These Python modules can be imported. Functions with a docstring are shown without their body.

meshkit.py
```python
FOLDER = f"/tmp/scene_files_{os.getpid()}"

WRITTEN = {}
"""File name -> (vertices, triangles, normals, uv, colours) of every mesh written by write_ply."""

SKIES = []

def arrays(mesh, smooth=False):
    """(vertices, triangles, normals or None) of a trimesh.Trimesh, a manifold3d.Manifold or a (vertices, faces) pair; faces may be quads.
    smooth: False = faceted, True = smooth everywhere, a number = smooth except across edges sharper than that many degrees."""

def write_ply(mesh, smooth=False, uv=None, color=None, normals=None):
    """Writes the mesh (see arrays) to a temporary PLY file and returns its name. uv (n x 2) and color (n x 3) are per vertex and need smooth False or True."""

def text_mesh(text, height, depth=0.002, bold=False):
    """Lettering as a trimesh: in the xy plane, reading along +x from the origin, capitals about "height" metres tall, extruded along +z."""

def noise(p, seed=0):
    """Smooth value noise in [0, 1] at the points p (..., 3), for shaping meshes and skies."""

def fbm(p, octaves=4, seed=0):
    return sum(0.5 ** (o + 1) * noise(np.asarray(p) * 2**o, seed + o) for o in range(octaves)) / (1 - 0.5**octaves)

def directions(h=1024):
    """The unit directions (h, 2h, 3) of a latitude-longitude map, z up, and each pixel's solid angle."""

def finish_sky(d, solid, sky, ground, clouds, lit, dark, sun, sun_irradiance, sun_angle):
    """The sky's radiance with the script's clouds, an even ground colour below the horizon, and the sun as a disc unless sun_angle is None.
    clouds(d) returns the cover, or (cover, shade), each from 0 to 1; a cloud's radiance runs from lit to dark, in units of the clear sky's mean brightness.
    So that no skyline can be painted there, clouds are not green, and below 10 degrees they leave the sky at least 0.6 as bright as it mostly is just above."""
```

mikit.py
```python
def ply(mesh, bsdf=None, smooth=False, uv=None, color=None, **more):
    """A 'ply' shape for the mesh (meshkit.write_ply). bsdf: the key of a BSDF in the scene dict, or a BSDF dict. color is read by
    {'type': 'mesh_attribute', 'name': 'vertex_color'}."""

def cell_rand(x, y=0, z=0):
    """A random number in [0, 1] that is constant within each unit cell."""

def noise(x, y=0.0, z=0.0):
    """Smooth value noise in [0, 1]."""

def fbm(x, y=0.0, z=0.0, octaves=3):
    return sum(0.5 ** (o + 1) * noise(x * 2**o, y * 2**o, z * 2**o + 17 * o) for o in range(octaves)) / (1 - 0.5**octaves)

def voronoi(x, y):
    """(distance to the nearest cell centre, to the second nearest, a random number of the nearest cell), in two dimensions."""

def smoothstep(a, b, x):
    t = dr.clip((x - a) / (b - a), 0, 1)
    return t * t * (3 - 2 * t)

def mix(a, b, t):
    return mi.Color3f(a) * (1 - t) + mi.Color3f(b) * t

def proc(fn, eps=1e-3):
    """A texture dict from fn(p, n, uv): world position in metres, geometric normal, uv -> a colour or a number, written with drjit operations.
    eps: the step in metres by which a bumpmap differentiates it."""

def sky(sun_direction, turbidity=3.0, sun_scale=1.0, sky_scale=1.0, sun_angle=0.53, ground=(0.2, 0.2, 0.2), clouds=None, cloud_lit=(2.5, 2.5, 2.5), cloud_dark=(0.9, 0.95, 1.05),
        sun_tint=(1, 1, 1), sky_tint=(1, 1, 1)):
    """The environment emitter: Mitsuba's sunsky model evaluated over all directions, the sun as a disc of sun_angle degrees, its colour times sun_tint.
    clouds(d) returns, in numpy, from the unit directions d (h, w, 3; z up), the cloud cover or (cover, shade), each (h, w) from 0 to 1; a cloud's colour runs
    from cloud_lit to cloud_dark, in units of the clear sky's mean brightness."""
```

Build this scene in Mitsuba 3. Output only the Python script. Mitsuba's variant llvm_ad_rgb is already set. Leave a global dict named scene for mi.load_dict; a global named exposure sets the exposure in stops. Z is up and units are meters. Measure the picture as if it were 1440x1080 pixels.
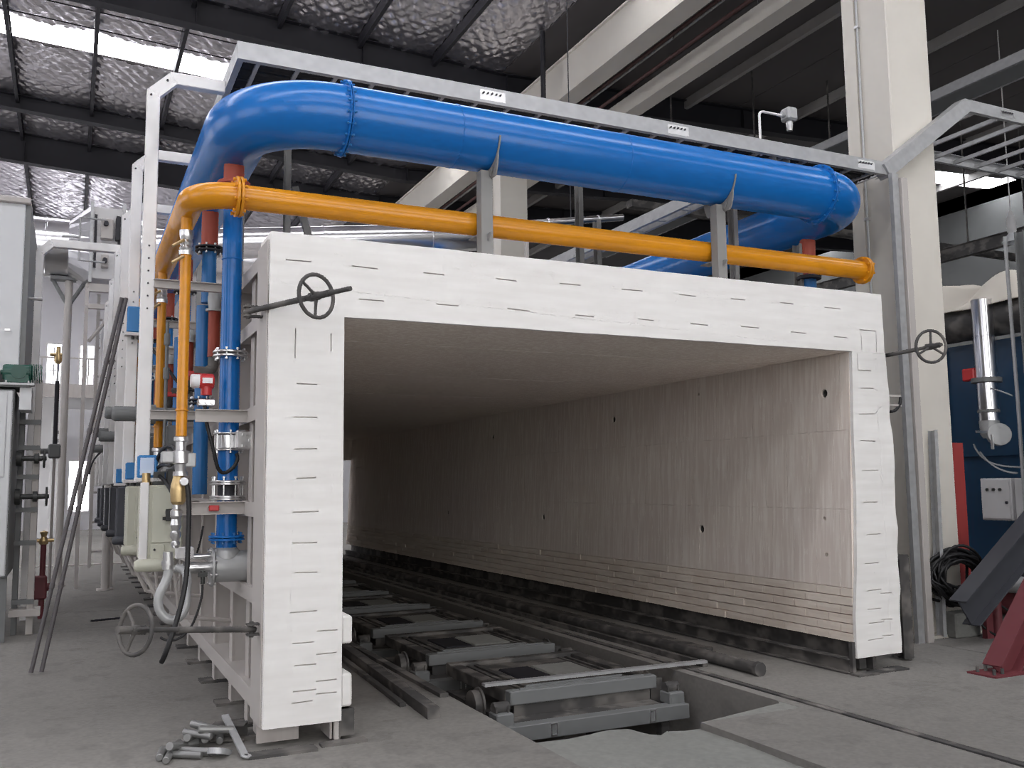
import math, random
import numpy as np
import trimesh
import manifold3d as m3d
import shapely.geometry as sg
from shapely.ops import unary_union
import drjit as dr
import mitsuba as mi
import mikit
from mikit import proc, noise, fbm, voronoi, smoothstep, mix, cell_rand
import meshkit

rng = random.Random(7)
nrng = np.random.default_rng(7)
T = mi.ScalarTransform4f
scene, labels = {}, {}

# ------------------------------------------------------------------ camera, exposure, daylight
exposure = -0.2
CAM = np.array([-1.158, -6.129, 1.65])
FWD = np.array([0.42697, 0.89785, 0.10763])
UP = np.array([-0.0354, -0.1021, 0.99414])
scene['camera'] = {'type': 'perspective', 'fov_axis': 'x', 'fov': 2 * math.degrees(math.atan(720 / 1309.18)), 'near_clip': 0.05, 'far_clip': 200.0,
                   'to_world': T().look_at(origin=CAM.tolist(), target=(CAM + FWD).tolist(), up=UP.tolist())}
SKYLIGHT = (9.3, 9.4, 9.7)       # radiance of the translucent roof strips
WINDOW = (4.3, 4.27, 4.18)            # daylight in the windows of the front gable behind the camera
SIDE_FILL = (2.3, 2.28, 2.4)             # fill windows added in the left wall to brighten left-facing surfaces
FARWIN = (7.0, 7.0, 7.4)            # windows of the far gable
ROOF, HX0, HX1, HY0, HY1 = 11.0, -11.0, 27.0, -16.0, 37.0
RS = 0.05
def R(x):                            # underside of the roof: two pitches falling to the valley at the column line
    return 10.5 + RS * np.abs(np.asarray(x, float) - 7.0)
KL = 16.3                           # kiln length

# ------------------------------------------------------------------ materials
def bsdf(name, **d):
    scene[name] = d
    return name

def two(inner):
    return {'type': 'twosided', 'bsdf': inner}

def rgb(*c):
    return {'type': 'rgb', 'value': list(c)}

def paint(name, c, rough=0.4, spec=0.5, metallic=0.0, **k):
    scene[name] = two({'type': 'principled', 'base_color': c if isinstance(c, dict) else rgb(*c), 'roughness': rough, 'specular': spec, 'metallic': metallic, **k})
    return name

def f_fibre(p, n, uv):
    a = fbm(p.x * 3, p.y * 3, p.z * 22, 4)
    b = fbm(p.x * 1.7 + 5, p.y * 1.7, p.z * 2.3, 3)
    return mix((0.76, 0.75, 0.73), (0.67, 0.655, 0.63), a) * (0.94 + 0.1 * b)

def f_lining(p, n, uv):
    s = fbm(p.x * 40, p.y * 40, p.z * 2.2, 4)
    b = fbm(p.x * 0.9, p.y * 0.9, p.z * 0.8 + 3, 3)
    fine = fbm(p.x * 60, p.y * 60, p.z * 7, 2)
    c = mix((0.66, 0.585, 0.535), (0.75, 0.69, 0.64), smoothstep(0.35, 0.75, s))
    c = c * mix((0.95, 0.93, 0.95), (1.0, 1.02, 0.98), b)
    return mix(c, (0.80, 0.76, 0.70), 0.5 * smoothstep(0.70, 0.78, fine))

def f_brick(p, n, uv):
    k = cell_rand(dr.floor(p.y / 0.29), dr.floor(p.z / 0.076))
    s = fbm(p.x * 14, p.y * 14, p.z * 30, 3)
    return mix((0.60, 0.52, 0.45), (0.72, 0.655, 0.58), 0.6 * k + 0.4 * s)

def f_concrete(p, n, uv):
    a = fbm(p.x * 0.55, p.y * 0.55, 1.0, 4)
    b = fbm(p.x * 5, p.y * 5, p.z * 5, 3)
    c = fbm(p.x * 40, p.y * 40, p.z * 40, 2)
    col = mix((0.140, 0.134, 0.125), (0.20, 0.191, 0.178), a)
    col = mix(col, (0.125, 0.119, 0.112), 0.45 * smoothstep(0.58, 0.74, b))
    return col * (0.88 + 0.24 * c)

def f_soil(p, n, uv):
    a = fbm(p.x * 1.2, p.y * 1.2, 4.0, 4)
    c = fbm(p.x * 30, p.y * 30, p.z * 30, 3)
    return mix((0.17, 0.173, 0.162), (0.21, 0.21, 0.197), a) * (0.86 + 0.28 * c)

def f_sheet(p, n, uv):
    s = fbm(p.x * 30, p.y * 30, p.z * 1.6, 3)
    b = fbm(p.x * 1.4, p.y * 1.4, p.z * 1.1, 3)
    return mix((0.33, 0.298, 0.283), (0.48, 0.45, 0.43), 0.5 * s + 0.5 * b)

def f_dusty(p, n, uv):
    b = fbm(p.x * 6, p.y * 6, p.z * 6, 3)
    return mix((0.055, 0.053, 0.052), (0.15, 0.14, 0.13), smoothstep(0.4, 0.75, b))

def f_galv(p, n, uv):
    b = fbm(p.x * 18, p.y * 18, p.z * 18, 2)
    return mix((0.34, 0.345, 0.35), (0.44, 0.445, 0.45), b)

def f_blue(p, n, uv):
    b = fbm(p.x * 2.2, p.y * 2.2, p.z * 2.2, 4)
    return mix((0.004, 0.105, 0.36), (0.008, 0.135, 0.43), b)

def f_yellow(p, n, uv):
    b = fbm(p.x * 3, p.y * 7, p.z * 7, 4)
    return mix((0.60, 0.24, 0.008), (0.53, 0.212, 0.010), smoothstep(0.3, 0.75, b))

def f_white(p, n, uv):
    b = fbm(p.x * 5, p.y * 5, p.z * 2.5, 3)
    return mix((0.70, 0.69, 0.68), (0.56, 0.55, 0.54), smoothstep(0.45, 0.8, b))

def f_beige(p, n, uv):
    b = fbm(p.x * 2, p.y * 2, p.z * 0.7, 4)
    return mix((0.64, 0.61, 0.55), (0.56, 0.53, 0.48), b)

paint('fibre_white', proc(f_fibre), 0.95, 0.1)
paint('kiln_lining', proc(f_lining), 0.95, 0.1)
paint('refractory_brick', proc(f_brick), 0.92, 0.15)
paint('concrete', proc(f_concrete), 0.8, 0.3)
paint('rough_concrete', proc(f_soil), 0.92, 0.2)
paint('grey_sheet', proc(f_sheet), 0.5, 0.4)
paint('support_grey', (0.20, 0.198, 0.192), 0.5, 0.4)
paint('grey_post', (0.42, 0.395, 0.375), 0.5, 0.4)
paint('bay_purlin', (0.33, 0.32, 0.31), 0.5, 0.4)
paint('dusty_steel', proc(f_dusty), 0.65, 0.4)
paint('dark_steel', (0.020, 0.020, 0.025), 0.55, 0.4)
paint('machine_grey', (0.15, 0.155, 0.155), 0.5, 0.4)
paint('galvanised', proc(f_galv), 0.45, 0.5, 0.4)
paint('zinc', (0.62, 0.62, 0.62), 0.25, 0.5, 0.9)
paint('duct_blue', proc(f_blue), 0.22, 0.42)
paint('plain_blue', (0.015, 0.13, 0.35), 0.35, 0.5)
paint('box_blue', (0.02, 0.16, 0.40), 0.4, 0.5)
paint('tank_blue', (0.012, 0.045, 0.095), 0.35, 0.5)
paint('gas_yellow', proc(f_yellow), 0.22, 0.45)
paint('red_oxide', (0.30, 0.055, 0.032), 0.5, 0.4)
paint('bright_red', (0.45, 0.03, 0.03), 0.35, 0.5)
paint('plate_red', (0.30, 0.045, 0.042), 0.5, 0.4)
paint('dark_red', (0.13, 0.032, 0.038), 0.5, 0.4)
paint('brown_pipe', (0.07, 0.03, 0.028), 0.5, 0.4)
paint('beam_slate', (0.055, 0.058, 0.068), 0.5, 0.4)
paint('tube_grey', (0.10, 0.092, 0.096), 0.45, 0.4)
paint('pin_steel', (0.26, 0.26, 0.255), 0.35, 0.5, 0.6)
paint('white_paint', proc(f_white), 0.4, 0.5)
paint('panel_white', (0.56, 0.57, 0.58), 0.35, 0.5)
paint('beige_paint', proc(f_beige), 0.6, 0.3)
paint('olive_grey', (0.46, 0.46, 0.38), 0.45, 0.4)
paint('burner_grey', (0.36, 0.365, 0.365), 0.35, 0.5, 0.2)
paint('silver', (0.80, 0.80, 0.82), 0.2, 0.5, 1.0)
paint('foil', (0.93, 0.90, 0.95), 0.27, 0.5, 0.95)
paint('dark_deck', (0.10, 0.092, 0.092), 0.6, 0.4)  # dim light on the right-bay roof foil, put into a dark base colour
paint('brass', (0.55, 0.40, 0.20), 0.35, 0.5, 0.8)
paint('rubber', (0.014, 0.014, 0.015), 0.5, 0.4)
paint('dark_plastic', (0.03, 0.032, 0.03), 0.45, 0.5)
paint('motor_green', (0.012, 0.07, 0.05), 0.4, 0.5)
paint('canvas', (0.66, 0.62, 0.55), 0.9, 0.1)
paint('wall_sheet', (0.52, 0.51, 0.53), 0.6, 0.3)
paint('pale_grey', (0.58, 0.57, 0.57), 0.6, 0.3)
paint('label_white', (0.75, 0.76, 0.78), 0.5, 0.4)
paint('screen_blue', (0.45, 0.55, 0.72), 0.2, 0.5)
paint('floor_paint', (0.42, 0.40, 0.37), 0.7, 0.3)

# ------------------------------------------------------------------ naming
used = set()
counters = {}
def fresh(name):
    if name not in used:
        used.add(name)
        return name
    i = counters.get(name, 0) + 1
    while f'{name}_{i:03d}' in used:
        i += 1
    counters[name] = i
    k = f'{name}_{i:03d}'
    used.add(k)
    return k

def thing(name, label, cat, group=None, kind=None):
    k = fresh(name)
    labels[k] = {'label': label, 'category': cat}
    if group: labels[k]['group'] = group
    if kind: labels[k]['kind'] = kind
    return k

def add(name, mesh, m, parent, smooth=False, label=None, kind=None, to_world=None):
    """one entry: a part of parent"""
    k = fresh(parent + '__' + name)
    d = mesh if isinstance(mesh, dict) else mikit.ply(mesh, m, smooth=smooth)
    d = dict(d)
    if to_world is not None: d['to_world'] = to_world
    scene[k] = d
    if label or kind:
        labels[k] = {}
        if label: labels[k]['label'] = label
        if kind: labels[k]['kind'] = kind
    return k

def solo(name, mesh, m, label, cat, group=None, kind=None, smooth=False):
    k = thing(name, label, cat, group, kind)
    scene[k] = dict(mesh) if isinstance(mesh, dict) else mikit.ply(mesh, m, smooth=smooth)
    return k

def struct(name, mesh, m, label, smooth=False):
    k = fresh(name)
    scene[k] = mikit.ply(mesh, m, smooth=smooth)
    labels[k] = {'label': label, 'kind': 'structure', 'category': name.split('_')[0]}
    return k

def dup(root, label, dx=0, dy=0, dz=0, skip=()):
    base = root
    nm = root
    if root[-4] == '_' and root[-3:].isdigit(): nm = root[:-4]
    k = thing(nm, label, labels[root]['category'], labels[root].get('group'))
    M = T().translate([dx, dy, dz])
    for key in [q for q in scene if q == base or q.startswith(base + '__')]:
        if any(s in key for s in skip): continue
        d = dict(scene[key])
        d['to_world'] = M @ d['to_world'] if 'to_world' in d else M
        nk = k + key[len(base):]
        used.add(nk)
        scene[nk] = d
        if key in labels and key != base: labels[nk] = dict(labels[key])
    return k

ORD = ['first', 'second', 'third', 'fourth', 'fifth', 'sixth', 'seventh', 'eighth', 'ninth', 'tenth', 'eleventh', 'twelfth', 'thirteenth', 'fourteenth', 'fifteenth', 'sixteenth', 'seventeenth', 'eighteenth']

# ------------------------------------------------------------------ mesh helpers
def join(*ms):
    ms = [m for m in ms if m is not None]
    return trimesh.util.concatenate(ms) if len(ms) > 1 else ms[0]

def box(x0, x1, y0, y1, z0, z1, b=0.0):
    if b <= 0:
        m = trimesh.creation.box((x1 - x0, y1 - y0, z1 - z0))
        m.apply_translation(((x0 + x1) / 2, (y0 + y1) / 2, (z0 + z1) / 2))
        return m
    b = min(b, (x1 - x0) / 2.1, (y1 - y0) / 2.1, (z1 - z0) / 2.1)
    pts = []
    for sx in (0, 1):
        for sy in (0, 1):
            for sz in (0, 1):
                c = np.array([x1 if sx else x0, y1 if sy else y0, z1 if sz else z0])
                s = np.array([-1 if sx else 1, -1 if sy else 1, -1 if sz else 1]) * b
                for k in range(3):
                    q = c + s
                    q[k] = c[k]
                    pts.append(q)
    return trimesh.convex.convex_hull(np.array(pts))

def frame(d):
    d = np.asarray(d, float) / np.linalg.norm(d)
    u = np.cross(d, [0, 0, 1.0])
    if np.linalg.norm(u) < 1e-3: u = np.cross(d, [0, 1.0, 0])
    u /= np.linalg.norm(u)
    return d, u, np.cross(u, d)

def lathe(p0, axis, prof, n=24):
    """profile [(t, r)] along axis from p0"""
    d, u, v = frame(axis)
    p0 = np.asarray(p0, float)
    a = np.arange(n) * 2 * np.pi / n
    ring = np.cos(a)[:, None] * u + np.sin(a)[:, None] * v
    V, F = [], []
    for t, r in prof:
        V.append(p0 + d * t + ring * max(r, 1e-4))
    for j in range(len(prof) - 1):
        for i in range(n):
            a0, a1 = j * n + i, j * n + (i + 1) % n
            F += [[a0, a1, a1 + n], [a0, a1 + n, a0 + n]]
    V = np.vstack(V)
    m = trimesh.Trimesh(V, F, process=False)
    return m

def cyl(p0, p1, r, n=20, b=0.0):
    p0, p1 = np.asarray(p0, float), np.asarray(p1, float)
    L = np.linalg.norm(p1 - p0)
    if b: prof = [(0, 0), (0, r - b), (b, r), (L - b, r), (L, r - b), (L, 0)]
    else: prof = [(0, 0), (0, r), (L, r), (L, 0)]
    return lathe(p0, p1 - p0, prof, n)

def sweep(path, r, n=14, cap=True, closed=False):
    P = np.asarray(path, float)
    if closed: P = np.vstack([P, P[:1]])
    tan = np.gradient(P, axis=0)
    if closed:
        tan[0] = tan[-1] = P[1] - P[-2]
    tan /= np.linalg.norm(tan, axis=1, keepdims=True)
    d, u, v = frame(tan[0])
    V, F = [], []
    a = np.arange(n) * 2 * np.pi / n
    rr = np.broadcast_to(r, (len(P),))
    for i, t in enumerate(tan):
        u = u - t * np.dot(u, t)
        u /= np.linalg.norm(u)
        w = np.cross(t, u)
        V.append(P[i] + rr[i] * (np.cos(a)[:, None] * u + np.sin(a)[:, None] * w))
    for j in range(len(P) - 1):
        for i in range(n):
            a0, a1 = j * n + i, j * n + (i + 1) % n
            F += [[a0, a1, a1 + n], [a0, a1 + n, a0 + n]]
    V = np.vstack(V)
    if cap and not closed:
        c0, c1 = len(V), len(V) + 1
        V = np.vstack([V, P[:1], P[-1:]])
        b = (len(P) - 1) * n
        for i in range(n):
            F += [[c0, (i + 1) % n, i], [c1, b + i, b + (i + 1) % n]]
    return trimesh.Trimesh(V, F, process=False)

def arc(c, r, a0, a1, plane='xy', n=14, other=0.0):
    a = np.radians(np.linspace(a0, a1, n))
    x, y = c[0] + r * np.cos(a), c[1] + r * np.sin(a)
    o = np.full(n, other)
    return np.stack({'xy': (x, y, o), 'xz': (x, o, y), 'yz': (o, x, y)}[plane], 1)

def spline(pts, n=40):
    from scipy.interpolate import CubicSpline
    p = np.asarray(pts, float)
    t = np.concatenate([[0], np.cumsum(np.linalg.norm(np.diff(p, axis=0), axis=1))])
    return CubicSpline(t, p)(np.linspace(0, t[-1], n))

def prism(poly, p0, p1, up=(0, 0, 1)):
    """extrude 2-D polygon (shapely or points; x = side, y = up) from p0 to p1"""
    if not hasattr(poly, 'geom_type'): poly = sg.Polygon(poly)
    p0, p1 = np.asarray(p0, float), np.asarray(p1, float)
    d = p1 - p0
    L = np.linalg.norm(d)
    d = d / L
    up = np.asarray(up, float)
    s = np.cross(d, up)
    s /= np.linalg.norm(s)
    w = np.cross(s, d)
    m = trimesh.creation.extrude_polygon(poly, L, engine='earcut')
    M = np.eye(4)
    M[:3, 0], M[:3, 1], M[:3, 2], M[:3, 3] = s, w, d, p0
    if np.linalg.det(M[:3, :3]) < 0: m.invert()
    m.apply_transform(M)
    return m

def chan(h, w, t):      # C section, web at x=0, flanges to +x, centred in y
    return [(0, -h / 2), (w, -h / 2), (w, -h / 2 + t), (t, -h / 2 + t), (t, h / 2 - t), (w, h / 2 - t), (w, h / 2), (0, h / 2)]

def ibeam(h, w, tf, tw):
    a, b = w / 2, h / 2
    return [(-a, -b), (a, -b), (a, -b + tf), (tw / 2, -b + tf), (tw / 2, b - tf), (a, b - tf), (a, b), (-a, b), (-a, b - tf), (-tw / 2, b - tf), (-tw / 2, -b + tf), (-a, -b + tf)]

def angle(w, t):
    return [(0, 0), (w, 0), (w, t), (t, t), (t, w), (0, w)]

def bolts(c, axis, R, n, r=0.011, L=0.06):
    d, u, v = frame(axis)
    c = np.asarray(c, float)
    out = []
    for i in range(n):
        a = 2 * math.pi * (i + 0.5) / n
        q = c + R * (math.cos(a) * u + math.sin(a) * v)
        out.append(cyl(q - d * L / 2, q + d * L / 2, r * 0.6, 6))
        out.append(cyl(q - d * L / 2, q - d * (L / 2 - 0.012), r, 6))
        out.append(cyl(q + d * (L / 2 - 0.012), q + d * L / 2, r, 6))
    return join(*out)

def disc(c, axis, r, th, n=28, b=0.004, hole=0.0):
    d = np.asarray(axis, float) / np.linalg.norm(axis)
    c = np.asarray(c, float)
    return lathe(c - d * th / 2, d, [(0, hole), (0, r - b), (b, r), (th - b, r), (th, r - b), (th, hole)], n)

def man(mesh):
    return m3d.Manifold(m3d.Mesh(np.asarray(mesh.vertices, np.float32), np.asarray(mesh.faces, np.uint32)))

def mbox(x0, x1, y0, y1, z0, z1):
    return m3d.Manifold.cube([x1 - x0, y1 - y0, z1 - z0]).translate([x0, y0, z0])

def tri(m):
    q = m.to_mesh()
    return trimesh.Trimesh(np.array(q.vert_properties[:, :3]), np.array(q.tri_verts), process=False)

def wheel(c, axis, R, rt, spokes, hub_r, hub_l, rot=0.0):
    d, u, v = frame(axis)
    c = np.asarray(c, float)
    a = np.linspace(0, 2 * np.pi, 49)[:-1]
    rim = sweep(c + R * (np.cos(a)[:, None] * u + np.sin(a)[:, None] * v), rt, 12, closed=True)
    sp = []
    for i in range(spokes):
        t = 2 * math.pi * i / spokes + rot
        q = math.cos(t) * u + math.sin(t) * v
        sp.append(sweep([c + q * hub_r * 0.5, c + q * R * 0.5, c + q * (R - rt * 0.3)], [rt * 1.0, rt * 0.75, rt * 0.8], 10))
    hub = lathe(c - d * hub_l / 2, d, [(0, 0), (0, hub_r * 0.9), (hub_l * 0.2, hub_r), (hub_l * 0.8, hub_r), (hub_l, hub_r * 0.9), (hub_l, 0)], 20)
    return rim, sp, hub

# ================================================================== HALL
# floor with the car pit, the rail groove and the lower poured patch in front of the pit
PX0, PX1, PY0 = 1.62, 3.76, -0.66
pit = sg.box(PX0, PY0, PX1, KL + 0.2)
notch = sg.Polygon([(PX0, PY0 + .02), (PX0, -9), (2.92, -9), (2.86, PY0 + .02)])
groove = sg.box(3.86, -7, 3.965, KL)
slabcut = sg.Polygon([(2.86, -.66), (3.9, -.36), (3.9, -.2), (2.8, -.2)])
joints = [sg.box(HX0 + 1, y, -.12, y + .012) for y in (6.15, 8.05, 12.4)] + [sg.box(6.80, -8, 6.812, .7), sg.box(HX0 + 1, -2.2, 1.5, -2.19)]
floor_poly = sg.box(HX0, HY0, HX1, HY1).difference(unary_union([pit, notch, groove] + joints))
fl = trimesh.util.concatenate([trimesh.creation.extrude_polygon(g, 0.9, engine='earcut') for g in getattr(floor_poly, 'geoms', [floor_poly])])
fl.apply_translation((0, 0, -0.9))
fk = struct('floor', fl, 'concrete', 'grey concrete factory floor with the sunken car pit')
add('pit_bottom', box(PX0 - .3, 4.2, -9.2, KL + .4, -1.0, -0.9), 'concrete', fk)
jag = [(PX0 - .0, -.43), (1.8, -.45), (1.93, -.46), (2.12, -.43), (2.28, -.41), (2.40, -.45), (2.47, -.60), (2.53, -.66), (2.62, -.60), (2.74, -.64), (2.87, -.64)]
patch = trimesh.creation.extrude_polygon(sg.Polygon(jag + [(2.93, -9), (PX0, -9)]), 0.11, engine='earcut')
patch = patch.subdivide_to_size(0.25)
pv = patch.vertices.copy()
pv[:, 2] += np.where(pv[:, 2] > 0.1, 0.012 * (meshkit.fbm(pv * np.array([2.5, 2.5, 0]) + 3) - .5) * 2, 0)
patch.vertices = pv
patch.apply_translation((0, 0, -0.155))
add('patch', patch, 'rough_concrete', fk, smooth=30, label='lower pale patch of freshly poured concrete')
# broken edge of the slab beside the patch
ev = []
edge = trimesh.creation.extrude_polygon(sg.Polygon([(2.87, -.66), (3.72, -.47), (3.76, -.42), (3.76, -.66), (3.4, -.70)]), 0.09, engine='earcut')
edge.apply_translation((0, 0, -0.092))
add('slab_edge', edge, 'rough_concrete', fk)
# gable and side walls with cut openings; left-wall windows are added fill
def wall_with(name, axis, at, openings, mat, label, zt=ROOF + .1):
    if axis == 'y':
        w = mbox(HX0 - .2, HX1 + .2, at, at + .25, -.2, zt) if at > 0 else mbox(HX0 - .2, HX1 + .2, at - .25, at, -.2, zt)
        for x0, x1, z0, z1 in openings: w = w - mbox(x0, x1, at - 1, at + 1, z0, z1)
    else:
        w = mbox(at, at + .25, HY0, HY1, -.2, zt) if at > 0 else mbox(at - .25, at, HY0, HY1, -.2, zt)
        for y0, y1, z0, z1 in openings: w = w - mbox(at - 1, at + 1, y0, y1, z0, z1)
    return struct(name, tri(w), mat, label)

def window(n_label, axis, at, a0, a1, z0, z1, rad, nv=3, nh=2, side=1):
    k = thing('window', n_label, 'window', kind='structure')
    def bx(p0, p1, q0, q1, d0, d1):
        return box(p0, p1, at + side * d0 if side > 0 else at + side * d1, at + side * d1 if side > 0 else at + side * d0, q0, q1) if axis == 'y' else box(at + side * d0 if side > 0 else at + side * d1, at + side * d1 if side > 0 else at + side * d0, p0, p1, q0, q1)
    t = .06
    add('window_frame', join(bx(a0, a1, z0, z0 + t, -.02, .12), bx(a0, a1, z1 - t, z1, -.02, .12), bx(a0, a0 + t, z0, z1, -.02, .12), bx(a1 - t, a1, z0, z1, -.02, .12)), 'pale_grey', k)
    pane = bx(a0 + .02, a1 - .02, z0 + .02, z1 - .02, .08, .1)
    pk = add('pane', pane, 'label_white', k)
    scene[pk]['emitter'] = {'type': 'area', 'radiance': rgb(*rad)}
    bars = [bx(a0 + (a1 - a0) * i / nv - .02, a0 + (a1 - a0) * i / nv + .02, z0, z1, 0, .06) for i in range(1, nv)]
    bars += [bx(a0, a1, z0 + (z1 - z0) * i / nh - .02, z0 + (z1 - z0) * i / nh + .02, 0, .06) for i in range(1, nh)]
    if bars: add('glazing_bar', join(*bars), 'pale_grey', k)
    return k

back_open = [(-2.2, -1.55, 5.5, 7.8), (-.95, -.3, 5.9, 7.8), (-1.2, -.3, .7, 2.9)]
wall_with('wall_back', 'y', HY1, back_open, 'wall_sheet', 'pale far gable wall of the hall')
for (x0, x1, z0, z1), t in zip(back_open, ('bright upper window in the far wall nearest the white cabinet', 'bright upper window in the far wall beside the white frames', 'bright low opening in the far wall behind the two leaning poles')):
    window(t, 'y', HY1, x0, x1, z0, z1, FARWIN, 2, 2)
front_open = [(-9.5 + 3.4 * i, -6.7 + 3.4 * i, 1.0, 7.5) for i in range(6)]
wall_with('wall_front', 'y', HY0, front_open, 'wall_sheet', 'front gable wall of the hall')
for i, (x0, x1, z0, z1) in enumerate(front_open):
    window(f'tall window in the front gable, {ORD[i]} from the left wall', 'y', HY0, x0, x1, z0, z1, WINDOW, 3, 5, side=-1)
side_open = [(-12 + 8.0 * i, -6.5 + 8.0 * i, 3.0, 7.0) for i in range(4)] + [(29.6, 33.5, 3.0, 7.0)]  # unseen windows, added to light the surfaces that face left
for i, (y0, y1, z0, z1) in enumerate(side_open):
    window(f'added fill window in the left side wall, {ORD[i]} from the front gable', 'x', HX0, y0, y1, z0, z1, SIDE_FILL, 4, 3, side=-1)
window('wide daylight doorway low in the left side wall near the far end', 'x', HX0, 21.0, 28.0, .1, 5.0, (9.0, 9.0, 9.3), 4, 2, side=-1)
wall_with('wall_left', 'x', HX0, side_open[:4] + [(29.6, 33.5, 3.0, 7.0), (21.0, 28.0, .1, 5.0)], 'wall_sheet', 'left side wall of the hall')
wall_with('wall_right', 'x', HX1, [], 'machine_grey', 'right side wall of the hall')
# lower wainscot and framing seen on the far wall
def slope_box(x0, x1, y0, y1, d0, d1):
    """a slab between d0 and d1 above the roof line, following its pitch (x0..x1 on one side of the valley)"""
    m = box(x0, x1, y0, y1, 0, 1)
    v = m.vertices.copy()
    v[:, 2] = R(v[:, 0]) + d0 + (d1 - d0) * v[:, 2]
    m.vertices = v
    return m
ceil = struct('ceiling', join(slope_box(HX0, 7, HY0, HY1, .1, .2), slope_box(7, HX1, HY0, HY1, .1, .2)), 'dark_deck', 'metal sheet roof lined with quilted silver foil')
SKY_Y = [(-11.6, -10.6), (-3.3, -2.3), (4.9, 5.9), (13.75, 14.8), (22.1, 23.1), (30.8, 31.8)]
def foil_panel(x0, x1, y0, y1, fine):
    if not fine:
        return slope_box(x0, x1, y0, y1, 0, .04)
    nx, ny = int((x1 - x0) / (.045 if y0 < 20 else .07)) + 1, int((y1 - y0) / (.045 if y0 < 20 else .07)) + 1
    X, Y = np.meshgrid(np.linspace(x0, x1, nx), np.linspace(y0, y1, ny), indexing='ij')
    a, b = (X * 0.95 + Y * .62) / .26, (X * 0.95 - Y * .62) / .26
    pill = np.sqrt(np.abs(np.sin(np.pi * a) * np.sin(np.pi * b)) + 1e-4)
    P = np.stack([X, Y, X * 0], -1)
    cr = (meshkit.fbm(P * np.array([5., 14., 1.]) + 7, 3) - .5) + .7 * (meshkit.fbm(P * 13. + 3, 2) - .5)
    sag = np.sin(np.pi * (X - x0) / (x1 - x0))
    Z = R(X) + .03 - .06 * sag - .035 * pill + .05 * cr
    V = np.stack([X, Y, Z], -1).reshape(-1, 3)
    i, j = np.meshgrid(np.arange(nx - 1), np.arange(ny - 1), indexing='ij')
    q = (i * ny + j).ravel()
    F = np.vstack([np.stack([q, q + ny + 1, q + ny], 1), np.stack([q, q + 1, q + ny + 1], 1)])
    return trimesh.Trimesh(V, F, process=False)
PUR = [-2.6 + 1.6 * k for k in range(-5, 19)]
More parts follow.
